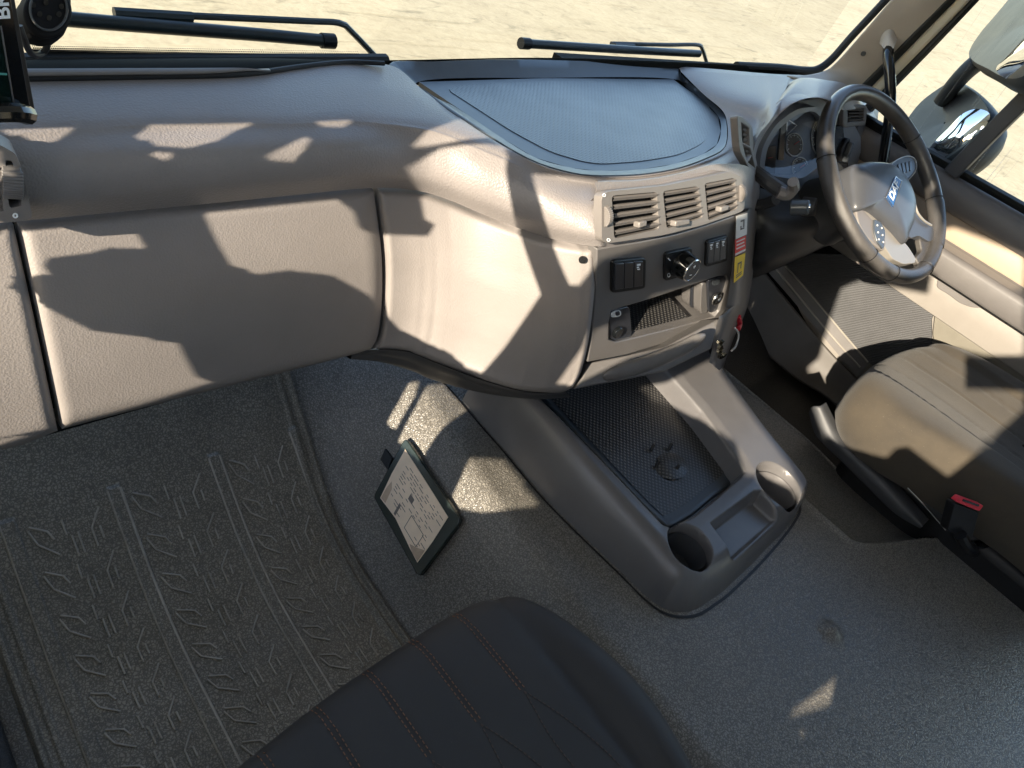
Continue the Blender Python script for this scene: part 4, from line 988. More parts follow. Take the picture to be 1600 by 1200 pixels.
# ------------------------------------------------------------------ SEATS
def cushion_rings(outline, zt, th, n=130, prof=None):
    """outline XY -> rings; zt(x,y) top height"""
    o = closed([(a, b_, 0) for a, b_ in outline], n)[:, :2]; c = o.mean(0); rows = []
    for k, dz in ((.93, -th), (.99, -th*.75), (1.0, -th*.45), (.99, -th*.22), (.97, -th*.10), (.94, -th*.04), (.90, -th*.012), (.85, 0)):
        p = c+(o-c)*k; rows.append(np.c_[p, [zt(*q)+dz for q in p]])
    for k in np.linspace(.80, .02, 26):
        p = c+(o-c)*k; rows.append(np.c_[p, [zt(*q) for q in p]])
    return np.array(rows)
def groove(bm_rows, segs, depth=.004, wd=.004):
    A = bm_rows
    for a, b_ in segs:
        dd = seg_d(A[..., 0], A[..., 1], a, b_); A[..., 2] -= depth*np.exp(-(dd/wd)**2)
    return A
# driver's seat
ds = empty('driver_seat', "worn brown-grey cloth driver's seat behind the steering wheel", 'seat', (1.74, 0, -1.15))
zt = lambda x, y: -.715-.010*math.cos((x-1.76)*14)-.045*max(0, (y-.08))**1.2*2.0+.05*0-.012*max(0, .0-y)
do = [(1.515, .212), (1.66, .24), (1.79, .245), (1.91, .22), (1.99, .16), (2.03, .02), (2.05, -.2), (2.03, -.42), (1.58, -.42), (1.535, -.2), (1.492, .0), (1.468, .12)]
n_ = 240
A = cushion_rings(do, zt, .15, n_)
xs_, ys_ = A[..., 0], A[..., 1]
xl = 1.605+.03*sstep(.1, -.3, ys_); xr2 = 1.93-.01*ys_
A[..., 2] -= .010*(sstep(xl-.012, xl+.012, xs_)-sstep(xr2-.012, xr2+.012, xs_))
for xc_ in (1.70, 1.79, 1.87): A[..., 2] -= .0025*np.exp(-((xs_-xc_-.0*ys_)/.0035)**2)
A[..., 2] -= .005*np.exp(-((xs_-xl)/.0045)**2)+.005*np.exp(-((xs_-xr2)/.0045)**2)
bm = grid_bm(A, close_u=True)
cu = link('seat_cushion', bm, M['seatfab'], ds, sharp=80)
tz = lambda x, y: zt(x, y)+.002
link('seam', tube([Vector((1.607, y, tz(1.607, y)-.010)) for y in np.linspace(.16, -.35, 20)], .0016, seg=5), M['seatfab'], cu)
# backrest
bk = cushion_rings([(1.53, -.44), (1.60, -.34), (1.75, -.35), (1.92, -.34), (2.0, -.44), (1.92, -.50), (1.6, -.50)], lambda x, y: -.05, .68, 90)
link('seat_back', grid_bm(bk, close_u=True), M['seatfab'], ds, sharp=80)
hr_ = cushion_rings([(1.63, -.44), (1.66, -.38), (1.84, -.38), (1.88, -.44), (1.84, -.49), (1.66, -.49)], lambda x, y: .17, .19, 60)
link('headrest', grid_bm(hr_, close_u=True), M['seatfab'], ds, sharp=80)
# seat base and side cover
bm = bmesh.new(); box(bm, (1.76, -.12, -.98), (.40, .52, .24)); link('seat_base', bm, M['black'], ds, bevel=.03, seg=3)
G = [[P(1282, 634, x=1.50), P(1306, 678, x=1.50), P(1339, 710, x=1.50), P(1376, 745, x=1.50), P(1410, 781, x=1.50), P(1444, 820, x=1.50)],
     [P(1268, 636, x=1.494), P(1284, 672, x=1.49), P(1322, 710, x=1.49), P(1362, 750, x=1.49), P(1402, 790, x=1.49), P(1441, 823, x=1.494)],
     [P(1264, 646, x=1.496), P(1276, 682, x=1.494), P(1314, 720, x=1.494), P(1354, 760, x=1.494), P(1398, 802, x=1.494), P(1438, 826, x=1.496)]]
G = [[q+Vector((.03, 0, .0)) for q in G[0]]]+G
link('side_cover', grid_bm(up(G, 24, 60)), M['darkgrey'], ds, sharp=60, solid=-.006)
link('trim_wire', tube([P(1418, 762, x=1.49), P(1445, 790, x=1.49), P(1478, 828, x=1.49)], .002, n=14), M['chrome'], ds)
# belt buckle
bk_ = Plane(P(1496, 782, x=1.43), P(1536, 795, x=1.48), P(1484, 840, x=1.43))
bu = link('belt_buckle', pix_plate(bk_, rnd([(1492, 786), (1530, 800), (1518, 846), (1480, 830)], .1, 3), th=.022), M['black'], ds, bevel=.003)
link('release_button', pix_plate(bk_, rnd([(1493, 784), (1501, 777), (1537, 790), (1530, 799)], .12, 3), off=.003, th=.014), M['red'], bu, bevel=.0015)
link('tongue_slot', pix_plate(bk_, [(1506, 780), (1531, 789), (1529, 792), (1504, 783)], off=.0045, th=.004), M['gloss'], bu)
link('buckle_stalk', tube([P(1500, 835, x=1.44), P(1508, 850, x=1.46), P(1520, 862, x=1.52)], .012, n=8), M['black'], bu)
# glossy rail parts behind the buckle
link('seat_rail', tube([P(1520, 852, x=1.55), P(1560, 848, x=1.6), P(1640, 838, x=1.7)], .010, n=10), M['gloss'], ds)
bm = bmesh.new(); q = P(1600, 905, z=-.93)
link('rail_cover', grid_bm(up([[P(1545, 876, z=-.90), P(1575, 876, z=-.88), P(1640, 885, z=-.88)], [P(1560, 895, z=-.92), P(1590, 905, z=-.90), P(1650, 920, z=-.90)], [P(1580, 915, z=-.97), P(1610, 930, z=-.97), P(1660, 950, z=-.97)]], 12, 12)), M['gloss'], ds)
link('rail_bracket', tube([P(1585, 852, z=-.88), P(1600, 856, z=-.88)], .004, n=4), M['chrome'], ds)
link('rail_bracket', tube([P(1567, 866, z=-.88), P(1580, 869, z=-.88)], .004, n=4), M['chrome'], ds)

# passenger seat
ps = empty('passenger_seat', 'dark blue-grey passenger seat with orange double stitching in the foreground', 'seat', (.33, 0, -1.15))
pzt = lambda x, y: -.708-.05*max(0, y-.10)**1.3*3
po_ = [(.085, .205), (.20, .232), (.34, .243), (.45, .241), (.505, .21), (.532, .12), (.536, 0), (.48, -.13), (.345, -.20), (.33, -.38), (.04, -.38), (.035, 0), (.045, .13)]
A = cushion_rings(po_, pzt, .14, 300)
xs_, ys_ = A[..., 0], A[..., 1]
xb = .468-.05*sstep(.2, -.1, ys_)*0.0
xl_ = .115
A[..., 2] += .012*sstep(xb-.004, xb+.03, xs_)*sstep(.25, .05, ys_)+.010*sstep(xl_+.004, xl_-.03, xs_)
A[..., 2] -= .007*np.exp(-((xs_-xb)/.009)**2)+.004*np.exp(-((xs_-xl_)/.004)**2)
for k in range(5):
    xc_ = .160+.062*k; A[..., 2] -= .0022*np.exp(-((xs_-xc_)/.0035)**2)*sstep(.06, .16, ys_)
pc_ = link('seat_cushion', grid_bm(A, close_u=True), M['pseat'], ps, sharp=80)
def ring_surface(x, y):      # height of the cushion by nearest vertex
    dd = (A[..., 0]-x)**2+(A[..., 1]-y)**2; dd[:4] = 9; i = np.unravel_index(dd.argmin(), dd.shape); return A[i][2]
def arc_y(x):
    return np.interp(x, [.085, .20, .34, .45, .505], [.205, .232, .243, .241, .21])
M['brown'] = mat('brown_thread', (.075, .045, .030), .7)
def stitch(path, m_=None, name='orange_stitching'):
    """dashed thread along (x,y) path lying on the cushion"""
    p = crv(path, 400); L_ = np.r_[0, np.cumsum(np.hypot(*np.diff(p[:, :2], axis=0).T))]
    bm = bmesh.new(); s = 0
    while s < L_[-1]-.004:
        a = [np.interp(s, L_, p[:, 0]), np.interp(s, L_, p[:, 1])]; b_ = [np.interp(s+.0032, L_, p[:, 0]), np.interp(s+.0032, L_, p[:, 1])]
        za, zb_ = surf(*a), surf(*b_)
        tube([Vector((*a, za+.0006)), Vector((*b_, zb_+.0006))], .00055, bm, seg=4, cap=False); s += .0056
    return link(name, bm, m_ or M['orange'], pc_)
# fast surface: fine lookup grid
gx = np.linspace(.05, .62, 229); gy = np.linspace(-.3, .25, 221)
pts_ = A[4:].reshape(-1, 3)
acc = np.full((221, 229), np.nan)
ix = np.clip(((pts_[:, 0]-.05)/.0025).round().astype(int), 0, 228); iy = np.clip(((pts_[:, 1]+.3)/.0025).round().astype(int), 0, 220)
from collections import defaultdict
cell = defaultdict(list)
for q in pts_: cell[(int(q[0]/.02), int((q[1]+1)/.02))].append(q)
def surf(x, y):
    c_ = []
    i, j = int(x/.02), int((y+1)/.02)
    for a in (-1, 0, 1):
        for b_ in (-1, 0, 1): c_ += cell.get((i+a, j+b_), [])
    if not c_: return pzt(x, y)
    c_ = np.array(c_); dd = (c_[:, 0]-x)**2+(c_[:, 1]-y)**2; o = dd.argsort()[:4]; w_ = 1/(dd[o]+1e-8); return float((c_[o, 2]*w_).sum()/w_.sum())
for k in range(5):
    xc_ = .160+.062*k; ye = arc_y(xc_)-.008
    for dx in (-.0028, .0028): stitch([(xc_+dx, ye), (xc_+dx, .17), (xc_+dx, .115)])
    # diverging diamond quilting
    stitch([(xc_, .115), (xc_-.008, .06), (xc_-.004, 0), (xc_+.008, -.06)], M['brown'])
    stitch([(xc_, .115), (xc_+.022, .06), (xc_+.036, 0), (xc_+.030, -.06)], M['brown'])
bkp = cushion_rings([(.09, -.40), (.14, -.31), (.33, -.32), (.52, -.31), (.58, -.40), (.52, -.46), (.14, -.46)], lambda x, y: -.12, .60, 90)
link('seat_base', box(bmesh.new(), (.33, -.1, -.98), (.38, .45, .26)), M['black'], ps, bevel=.03)

# ------------------------------------------------------------------ DRIVER'S DOOR (x about 2.15)
XD = 2.15
door = empty('cab_door', "driver's door with beige upper band, armrest and ribbed lower panel", 'door', (XD, .3, -1.1))
def yext(prof, y0, y1, m, name, parent=door, n=12, sharp=40, solid=0, **kw):
    ys_ = np.linspace(y0, y1, n); return link(name, grid_bm([[(x_, y_, z_) for x_, z_ in prof] for y_ in ys_]), m, parent, sharp=sharp, solid=solid, **kw)
YB, YF = -.45, .80
yext([(2.26, -.425), (2.20, -.424), (2.175, -.428), (2.158, -.437), (2.150, -.455), (2.151, -.490), (2.158, -.503), (2.17, -.508)], YB, YF, M['doorgrey'], 'window_sill')
yext([(2.188, -.420), (2.184, -.412), (2.19, -.412)], YB, YF, M['rubber'], 'window_seal', solid=.01)
yext([(2.17, -.506), (2.166, -.512), (2.166, -.560), (2.168, -.566)], YB, YF, M['doorbeige'], 'beige_band')
arm = yext([(2.166, -.566), (2.150, -.568), (2.125, -.571), (2.102, -.573), (2.094, -.578), (2.091, -.586), (2.095, -.632), (2.102, -.640), (2.16, -.642)], YB, .46, M['doorgrey'], 'armrest', n=40)
yext([(2.150, -.5675), (2.108, -.5715)], YB, .44, M['console'], 'armrest_inlay')
link('armrest_tip', grid_bm(up([[(2.166, .46, -.566), (2.12, .462, -.571), (2.093, .46, -.58), (2.095, .46, -.632), (2.16, .46, -.642)], [(2.168, .50, -.575), (2.14, .50, -.58), (2.13, .49, -.59), (2.13, .49, -.625), (2.168, .50, -.63)]], 8, 20)), M['doorgrey'], arm)
yext([(2.160, -.640), (2.152, -.652), (2.150, -.70), (2.152, -.745), (2.160, -.750)], YB, YF, M['doortaupe'], 'lower_trim', n=40)
# pull pocket recess
dp_ = Plane((2.150, 0, -.65), (2.150, .3, -.65), (2.150, 0, -.9))
if dp_.n.x > 0: dp_.n = -dp_.n
pk = [(1466, 434), (1490, 440), (1522, 462), (1547, 476), (1540, 481), (1520, 481), (1500, 474), (1482, 460), (1463, 449)]
po = link('pull_pocket', pix_plate(dp_, rnd(pk, .3, 3), off=.0035, th=.003), M['doorgrey'], door, bevel=.001)
# lower door skins
sm = [(1462, 478), (1470, 470), (1600, 545), (1760, 640), (1800, 900), (1560, 820), (1462, 560), (1457, 520)]
dl = Plane((2.160, 0, -.65), (2.160, .3, -.65), (2.160, 0, -.9))
if dl.n.x > 0: dl.n = -dl.n
link('lower_skin', pix_plate(dl, [(1200, 400), (1460, 440), (1640, 560), (1800, 640), (1800, 1000), (1330, 640), (1226, 440)], off=-.004, th=.02), M['doortaupe'], door)
link('smooth_panel', pix_plate(dl, rnd(sm, .1, 3), off=.004, th=.008), mat('door_olive_plastic', (.15, .138, .112), .5, .4, ('vor', 600), .2, .0004, var=.12, dust=.25), door, bevel=.002)
rb = [(1228, 413), (1250, 396), (1400, 400), (1440, 440), (1462, 474), (1455, 500), (1456, 560), (1400, 600), (1352, 562), (1300, 500)]
link('ribbed_panel', pix_plate(dl, rb, off=.004, th=.008), M['ribbed'], door, bevel=.001)
for nm, pl_, xx, mm2, w_ in (('sill_edge', ((1222, 410), (1260, 452), (1310, 512), (1356, 566)), 2.150, 'doorgrey', .003), ('sill_edge', ((1212, 420), (1252, 468), (1302, 528), (1344, 574)), 2.145, 'doorgrey', .003)):
    link(nm, tube([P(u, v, x=xx) for u, v in pl_], w_, n=30), M['silver'] if w_ > .0029 else M[mm2], door)
G = [[P(u, v, x=2.150) for u, v in ((1222, 411), (1262, 455), (1312, 515), (1358, 568))], [P(u, v, x=2.142) for u, v in ((1200, 425), (1246, 478), (1298, 540), (1340, 590))]]
link('sill_strip', grid_bm(up(G, 6, 30)), M['doorgrey'], door)
# step well / floor side below the door
G = [[P(u, v, x=2.12) for u, v in ((1190, 420), (1240, 482), (1292, 545), (1345, 600), (1400, 650))],
     [P(u, v, x=2.10) for u, v in ((1165, 440), (1210, 500), (1266, 565), (1320, 615), (1400, 680))],
     [P(u, v, x=2.06) for u, v in ((1150, 480), (1180, 535), (1240, 588), (1300, 625), (1400, 720))]]
link('step_trim', grid_bm(up(G, 20, 40)), M['steptrim'], door, sharp=60, solid=-.01)
bm = bmesh.new(); box(bm, (2.20, .3, -1.16), (.16, 1.7, .14)); link('door_sill_plate', bm, M['blackmat'], door, bevel=.01)
bm = bmesh.new(); box(bm, (2.19, .85, -.80), (.03, .5, .76)); link('hinge_pillar_cover', bm, M['void'], door)
bm = bmesh.new(); box(bm, (2.222, .2, -.95), (.012, 1.5, .60)); link('outer_skin', bm, M['void'], door)
# window frame : front bar, dividing bar
def bar(name, pts_, w_, m, parent=door, x=2.16, n=10, th=.03):
    """flat bar of width w_ in the y/z plane at x"""
    q = [P(u, v, x=x) for u, v in pts_]; t = (q[-1]-q[0]).normalized(); s = Vector((1, 0, 0)).cross(t).normalized()*w_/2
    bm = bmesh.new(); G = [[a+s, a-s, a-s+Vector((th, 0, 0)), a+s+Vector((th, 0, 0))] for a in q]; grid_bm(G, bm, close_u=True)
    return link(name, bm, m, parent, bevel=.004, seg=3)
bar('dividing_bar', ((1680, 60), (1608, 146), (1538, 216), (1484, 272)), .040, M['darkgrey'])
bar('front_window_seal', ((1560, -50), (1515, 0), (1440, 80), (1380, 142), (1352, 172)), .022, M['rubber'], x=2.17)
wf = link('window_glass', plate([(2.195, YB, -.43), (2.195, .80, -.43), (2.195, .80, .1), (2.195, YB, .1)], [], (-1, 0, 0), .0), M['sideglass'], door)

# ------------------------------------------------------------------ A-PILLAR, GRAB HANDLE
pil = empty('windscreen_pillar', 'beige trimmed windscreen pillar with a bolt hole on the driver side', 'pillar', P(1300, 115, x=2.12))
G = [[P(1450, -60, x=2.08), P(1400, -8, x=2.08), P(1350, 50, x=2.08), P(1310, 95, x=2.08), P(1290, 110, x=2.06), P(1262, 117, x=1.98), P(1230, 118, x=1.9)],
     [P(1500, -60, x=2.11), P(1446, 0, x=2.11), P(1385, 58, x=2.115), P(1345, 98, x=2.115), P(1325, 118, x=2.10), P(1300, 128, x=2.02), P(1270, 128, x=1.93)],
     [P(1536, -60, x=2.14), P(1482, 0, x=2.14), P(1410, 74, x=2.145), P(1368, 112, x=2.15), P(1345, 138, x=2.14), P(1318, 142, x=2.06), P(1290, 140, x=1.95)]]
link('pillar_trim', grid_bm(up(G, 20, 60)), M['beige'], pil, sharp=60, solid=-.004)
F = frame(P(1349, 84, x=2.10), (.3, 1, 0), (0, -.3, 1)); link('bolt', fcyl(bmesh.new(), frame(P(1349, 84, x=2.095), (0, 1, 0), (0, 0, 1)), (0, 0, 0), .006, .004), M['black'], pil)
def strip(name, a, b_, m, off=(0, 0, 0)):
    link(name, grid_bm(up([[P(u, v, x=x_) for u, v, x_ in a], [P(u, v, x=x_) for u, v, x_ in b_]], 4, 30)), m, pil, solid=-.006)
strip('door_seal', ((1536, -60, 2.135), (1480, 0, 2.135), (1408, 73, 2.135), (1340, 140, 2.135)), ((1550, -60, 2.15), (1494, 0, 2.15), (1420, 76, 2.15), (1352, 146, 2.15)), M['rubber'])
strip('door_frame_inner', ((1550, -60, 2.155), (1493, 0, 2.155), (1419, 76, 2.155), (1350, 148, 2.155)), ((1572, -60, 2.165), (1516, 0, 2.165), (1442, 76, 2.165), (1362, 158, 2.165)), mat('cab_cream_paint', (.50, .46, .36), .3, .5, coat=.4))
gh = empty('grab_handle', 'black tubular grab handle mounted on the windscreen pillar', 'grab handle', P(1388, 75, x=2.09))
link('handle_bar', tube([P(1388, 70, x=2.10), P(1388, 92, x=2.06), P(1391, 130, x=2.05), P(1391, 170, x=2.05), P(1385, 215, x=2.055), P(1380, 252, x=2.07)], .013, n=30, seg=14), M['gloss'], gh)
G = [[P(1374, 68, x=2.10), P(1380, 44, x=2.12), P(1392, 40, x=2.12), P(1402, 62, x=2.11)], [P(1378, 72, x=2.075), P(1383, 58, x=2.09), P(1390, 56, x=2.09), P(1398, 72, x=2.08)], [P(1381, 76, x=2.07), P(1385, 76, x=2.07), P(1390, 76, x=2.07), P(1396, 76, x=2.075)]]
link('handle_cover', grid_bm(up(G, 12, 14)), M['beige'], gh)

# ------------------------------------------------------------------ WINDSCREEN
ws = empty('windscreen', 'large curved windscreen with black rubber seal and dotted lower edge', 'windscreen', (1.1, .95, -.4))
ybase = lambda x: .985+.03*(1-((x-1.1)/1.05)**2)
G = []
for z_ in (-.44, -.2, .1, .4, .7):
    G.append([(x_, ybase(x_)-.07*(1-math.cos(min(1, abs(x_-1.1)/1.1)*1.2))*.6-(z_+.44)*.10, z_) for x_ in np.linspace(.02, 2.12, 30)])
link('glass', grid_bm(G), M['glass'], ws)
glassy = lambda x_, z_: ybase(x_)-.07*(1-math.cos(min(1, abs(x_-1.1)/1.1)*1.2))*.6-(z_+.44)*.10
def onglass(u, v):
    y = 1.0
    for _ in range(10):
        q = P(u, v, y=y); y = glassy(q.x, q.z)
    return P(u, v, y=y)
bm = tube([onglass(u, v) for u, v in ((1150, 103), (1215, 106), (1255, 110), (1278, 108), (1300, 92), (1330, 58), (1358, 28), (1384, 0), (1440, -60))], .011, n=60)
link('rubber_seal', bm, M['rubber'], ws)
link('lower_seal', tube([onglass(u, v)-Vector((0, .004, 0)) for u, v in ((-60, 100), (130, 99), (300, 98), (450, 97), (600, 96))], .014, n=40), M['rubber'], ws)
# printed dots along the lower edge
bm = bmesh.new()
for r_ in range(5):
    n_ = 190
    for k in range(n_):
        u = 50+(k+(r_ % 2)*.5)*2.85; v = 83.5-r_*3.2+(u-50)*.018
        if u > 560: continue
        q = onglass(u, v)-Vector((0, .002, 0)); s_ = .0019*(1-.17*r_)
        vs_ = [bm.verts.new(q+Vector((s_*math.cos(a), 0, s_*1.2*math.sin(a)))) for a in [k2*math.pi/3 for k2 in range(6)]]; bm.faces.new(vs_)
link('printed_dots', bm, M['black'], ws, recalc=False)
bm = bmesh.new()

# ------------------------------------------------------------------ WIPERS (outside)
def wiper(lab, blade, arm_, clip, yb_, rb_, root_loc):
    r = empty('windscreen_wiper', lab, 'wiper', root_loc, group=None)
    b = link('wiper_blade', tube([P(u, v, y=yb_) for u, v in blade], rb_, n=20, seg=12), M['wiper'], r)
    e0 = P(*blade[-1 if blade[-1][0] < 700 else 0], y=yb_)
    link('blade_end', tube([e0-Vector((.012, 0, 0)), e0+Vector((.012, 0, 0))], rb_*1.25, n=3, seg=12), M['black'], b)
    link('wiper_arm', tube([P(u, v, y=yb_+.03) for u, v in arm_], rb_*.55, n=30, seg=8), M['wiper'], r)
    link('arm_clip', tube([P(u, v, y=yb_+.015) for u, v in clip], rb_*.8, n=6, seg=8), M['wiper'], r)
wiper('black windscreen wiper resting along the lower glass on the passenger side', [(60, 26), (200, 38), (400, 54), (512, 64)], [(180, 20), (300, 25), (480, 33), (530, 36), (548, 48), (592, 94)], [(178, 20), (300, 27)], 1.09, .0098, P(592, 94, y=1.1))
wiper('black windscreen wiper resting along the lower glass in front of the driver', [(820, 68), (900, 73), (1000, 79), (1092, 84)], [(955, 68), (1040, 70), (1088, 70), (1097, 76), (1106, 104)], [(960, 72), (990, 73)], 1.09, .0092, P(1106, 104, y=1.1))

# ------------------------------------------------------------------ DOOR MIRRORS (outside)
mr_ = empty('door_mirror', "dark grey twin door mirrors on a bracket outside the driver's window", 'mirror', (2.5, .65, -.3))
def house(name, pts_, x, th, gl):
    pl = Plane(P(pts_[0][0], pts_[0][1], x=x), P(pts_[2][0], pts_[2][1], x=x+.10), P(pts_[4][0], pts_[4][1], x=x))
    o = closed([tuple(pl.at(u, v)) for u, v in pts_], 60); c = o.mean(0); nb = np.array(tuple(pl.n))
    rows = [c+(o-c)*.94+nb*.0, o-nb*.012, c+(o-c)*1.02-nb*.04, c+(o-c)*.95-nb*.08, c+(o-c)*.75-nb*.115, c+(o-c)*.4-nb*.13, c+(o-c)*.02-nb*.132]
    h = link(name, grid_bm(np.array(rows), close_u=True), M['mirrorhouse'], mr_, sharp=70)
    inner_ = c+(o-c)*.94
    link('mirror_back', grid_bm(np.array([inner_, c+(o-c)*.02-nb*.01]), close_u=True), M['black'], h)
    return h, pl
h1, p1 = house('lower_housing', [(1404, 208), (1430, 165), (1462, 138), (1490, 124), (1512, 132), (1535, 150), (1550, 178), (1530, 210), (1500, 238), (1468, 256), (1442, 254), (1425, 232)], 2.52, .1, None)
g1 = [(1448, 238), (1460, 222), (1482, 200), (1504, 178), (1528, 170), (1547, 180), (1532, 208), (1502, 236), (1470, 253), (1450, 252)]
def mglass(name, pl, pts_, par, dome=.012):
    o1 = pl.at(*pts_[len(pts_)//2], .012); pl2 = Plane(o1, o1+Vector((1, 0, 0)), o1+Vector((0, 1, 0))); pl2.n = (pl.n*.55+Vector((-1.15, -1.0, -.30)).normalized()*.45).normalized(); pl = pl2
    o = closed([tuple(pl.at(u, v, .004)) for u, v in pts_], 48); c = o.mean(0); nb = np.array(tuple(pl.n))
    rows = [c+(o-c)*k+nb*(dome*(1-k*k)) for k in (1, .9, .75, .55, .35, .15, .01)]
    return link(name, grid_bm(np.array(rows), close_u=True), M['mirror'], par, sharp=80)
mglass('mirror_glass', p1, g1, h1)
h2, p2 = house('upper_housing', [(1510, 82), (1530, 50), (1556, 20), (1590, -20), (1640, -60), (1700, -70), (1680, 20), (1640, 90), (1600, 125), (1570, 128), (1540, 112), (1516, 98)], 2.62, .1, None)
mglass('mirror_glass', p2, [(1556, 108), (1572, 90), (1600, 60), (1640, 20), (1690, -10), (1680, 30), (1640, 88), (1602, 120), (1575, 124)], h2)
link('mirror_arm', tube([P(1530, 95, x=2.52), P(1510, 112, x=2.5), P(1490, 134, x=2.5), P(1470, 160, x=2.52)], .026, n=16, seg=14, r2=.022), M['mirrorhouse'], mr_)
link('mirror_bracket', tube([P(1560, 60, x=2.56), P(1530, 95, x=2.52), P(1505, 120, x=2.5)], .016, n=10), M['mirrorhouse'], mr_)

# ------------------------------------------------------------------ MONITOR, ROUND CAMERA UNIT
mo = empty('monitor', 'black reversing monitor with a rounded frame at the left edge', 'monitor', P(20, 180, y=.60))
mp = Plane(P(-40, 180, y=.58), P(50, 185, y=.60), P(18, 0, y=.60))
link('monitor_body', pix_plate(mp, rnd([(-60, -60), (14, -60), (24, 0), (57, 180), (50, 190), (-60, 192)], .05, 3), th=.028), M['black'], mo, bevel=.006, seg=3)
link('monitor_face', pix_plate(mp, rnd([(-60, -60), (8, -60), (17, 0), (48, 172), (-60, 168)], .02, 3), off=.002, th=.003), M['gloss'], mo, bevel=.001)
link('monitor_screen', pix_plate(mp, [(-60, 20), (0, 24), (22, 168), (-60, 168)], off=.0028, th=.001), M['screen'], mo)
bm = bmesh.new(); tube([mp.at(-60, 178, .006), mp.at(20, 176, .010), mp.at(44, 180, .008)], .007, bm, n=12)
link('frame_lip', bm, M['gloss'], mo)
link('screen_line', tube([mp.at(-30, 114, .004), mp.at(10, 116, .004)], .0008), mat('teal_line', (.05, .25, .22), .3), mo)
link('screen_line', tube([mp.at(1, 40, .0035), mp.at(22, 165, .0035)], .0006), M['switchsat'], mo)
tF = frame(mp.at(3.5, 3, .0035), mp.at(0, -28, 0)-mp.at(6, 28, 0), mp.at(-20, 0)-mp.at(10, 0))
text('brand_lettering', 'BRIGADE', tF @ Matrix.Translation((.018, 0, 0)), .0145, M['white'], mo, .0002)
cu_ = empty('round_camera', 'small round black camera unit with a looped cable on the windscreen', 'camera', P(75, 60, y=.80))
cp_ = Plane(P(75, 30, y=.80), P(110, 30, y=.80)+Vector((0, .006, 0)), P(75, 60, y=.80)+Vector((0, -.015, 0)))
def circ(pl, cu2, cv2, ru, rv, off, n=40): return [pl.at(cu2+ru*math.cos(2*math.pi*k/n), cv2+rv*math.sin(2*math.pi*k/n), off) for k in range(n)]
M['camera'] = mat('camera_matt_black', (.007, .007, .008), .75, .15)
body = link('camera_body', plate(circ(cp_, 76, 18, 38, 40, .006), [], cp_.n, .03), M['camera'], cu_, bevel=.003, seg=3)
link('camera_base', pix_plate(cp_, rnd([(36, 8), (44, 46), (50, 58), (72, 64), (90, 64), (101, 54), (112, 30), (112, -10), (50, -20)], .2, 4), off=.0, th=.02), M['camera'], cu_, bevel=.003)
for u, v in ((52, 8), (62, 22), (77, 28), (92, 22), (96, 10), (72, 4)):
    link('led_window', plate(circ(cp_, u, v, 4.2, 4.6, .0068, 18), [], cp_.n, .002), M['gloss'], body)
link('face_ring', tube(circ(cp_, 76, 14, 29, 33, .007, 40)+circ(cp_, 76, 14, 29, 33, .007, 40)[:1], .0012, seg=6), M['switchsat'], body)
bm = bmesh.new(); u = 64.5
for k, h in enumerate((1, 0, 1, 0, 1, 0)):
    a = cp_.at(u, 49.0+k*.55+(0 if h else 3.2), .0025); b_ = cp_.at(u+3.6, 49.5+k*.55+(3.2 if h else 0), .0025); tube([a, b_], .00065, bm, seg=5); 
    a = cp_.at(u+.6, 49.0+k*.55, .0025); b_ = cp_.at(u+3.2, 49.3+k*.55, .0025); tube([a, b_], .0005, bm, seg=5); u += 3.9
link('maker_mark', bm, M['white'], cu_)
link('cable', tube([P(73, 62, y=.80), P(73, 74, y=.80), P(66, 83, y=.80), P(56, 86, y=.79), P(46, 80, y=.78), P(38, 62, y=.77), P(30, 40, y=.77)], .0030, n=40), M['black'], cu_)

# ------------------------------------------------------------------ DOCUMENT FOLDER on the tunnel flank
def onfloor(u, v, lift_=0.0):
    r = ray(u, v); lo, hi = .6, 2.2
    for s_ in np.linspace(.5, 2.4, 900):
        q = r*s_/np.linalg.norm(r)
        if q[2] < float(floor_z(np.array([q[0]]), np.array([q[1]]))[0])+lift_: return Vector(q)
    return Vector(q)
fo1 = [onfloor(634, 686, .006), onfloor(717, 812, .006), onfloor(656, 900, .006), onfloor(585, 775, .006)]
fp = Plane(fo1[0], fo1[2], fo1[1])
fld = empty('document_folder', 'black vinyl document folder holding a stained printed sheet against the tunnel side', 'folder', fo1[2])
link('folder_sleeve', pix_plate(fp, rnd([(633, 683), (718, 810), (716, 820), (656, 900), (650, 896), (584, 778), (586, 770)], .06, 2), off=.012, th=.012), M['plasticgreen'], fld, bevel=.002)
link('folder_tab', pix_plate(fp, [(602, 701), (612, 716), (606, 734), (594, 718)], off=.010, th=.006), M['black'], fld)
pg_ = link('printed_sheet', pix_plate(fp, [(633, 702), (665, 752), (700, 808), (676, 846), (652, 879), (641, 858), (618, 810), (594, 778), (612, 740)], off=.0135, th=.001), M['paper'], fld)
def pq(a, b_):          # sheet coordinates 0..1
    return (633+(700-633)*a+(594-633)*b_-2*a*b_*4, 702+(808-702)*a+(778-702)*b_-6*a*b_)
bm = bmesh.new(); random.seed(8)
for k in range(15):
    b_ = .12+.052*k
    a = .12
    while a < .9:
        L_ = random.uniform(.03, .10)
        if random.random() < .7 and not (b_ > .6 and .35 < a < .75): pix_plate(fp, [pq(a, b_), pq(a+L_, b_), pq(a+L_, b_+.012), pq(a, b_+.012)], off=.0139, th=.0002, bm=bm)
        a += L_+random.uniform(.015, .05)
for (a, b_, c_, d_) in ((.38, .40, .47, .50), (.30, .70, .34, .92)): pix_plate(fp, [pq(a, b_), pq(c_, b_), pq(c_, d_), pq(a, d_)], off=.0139, th=.0002, bm=bm)
fr_ = [pq(.55, .62), pq(.85, .62), pq(.85, .88), pq(.55, .88)]
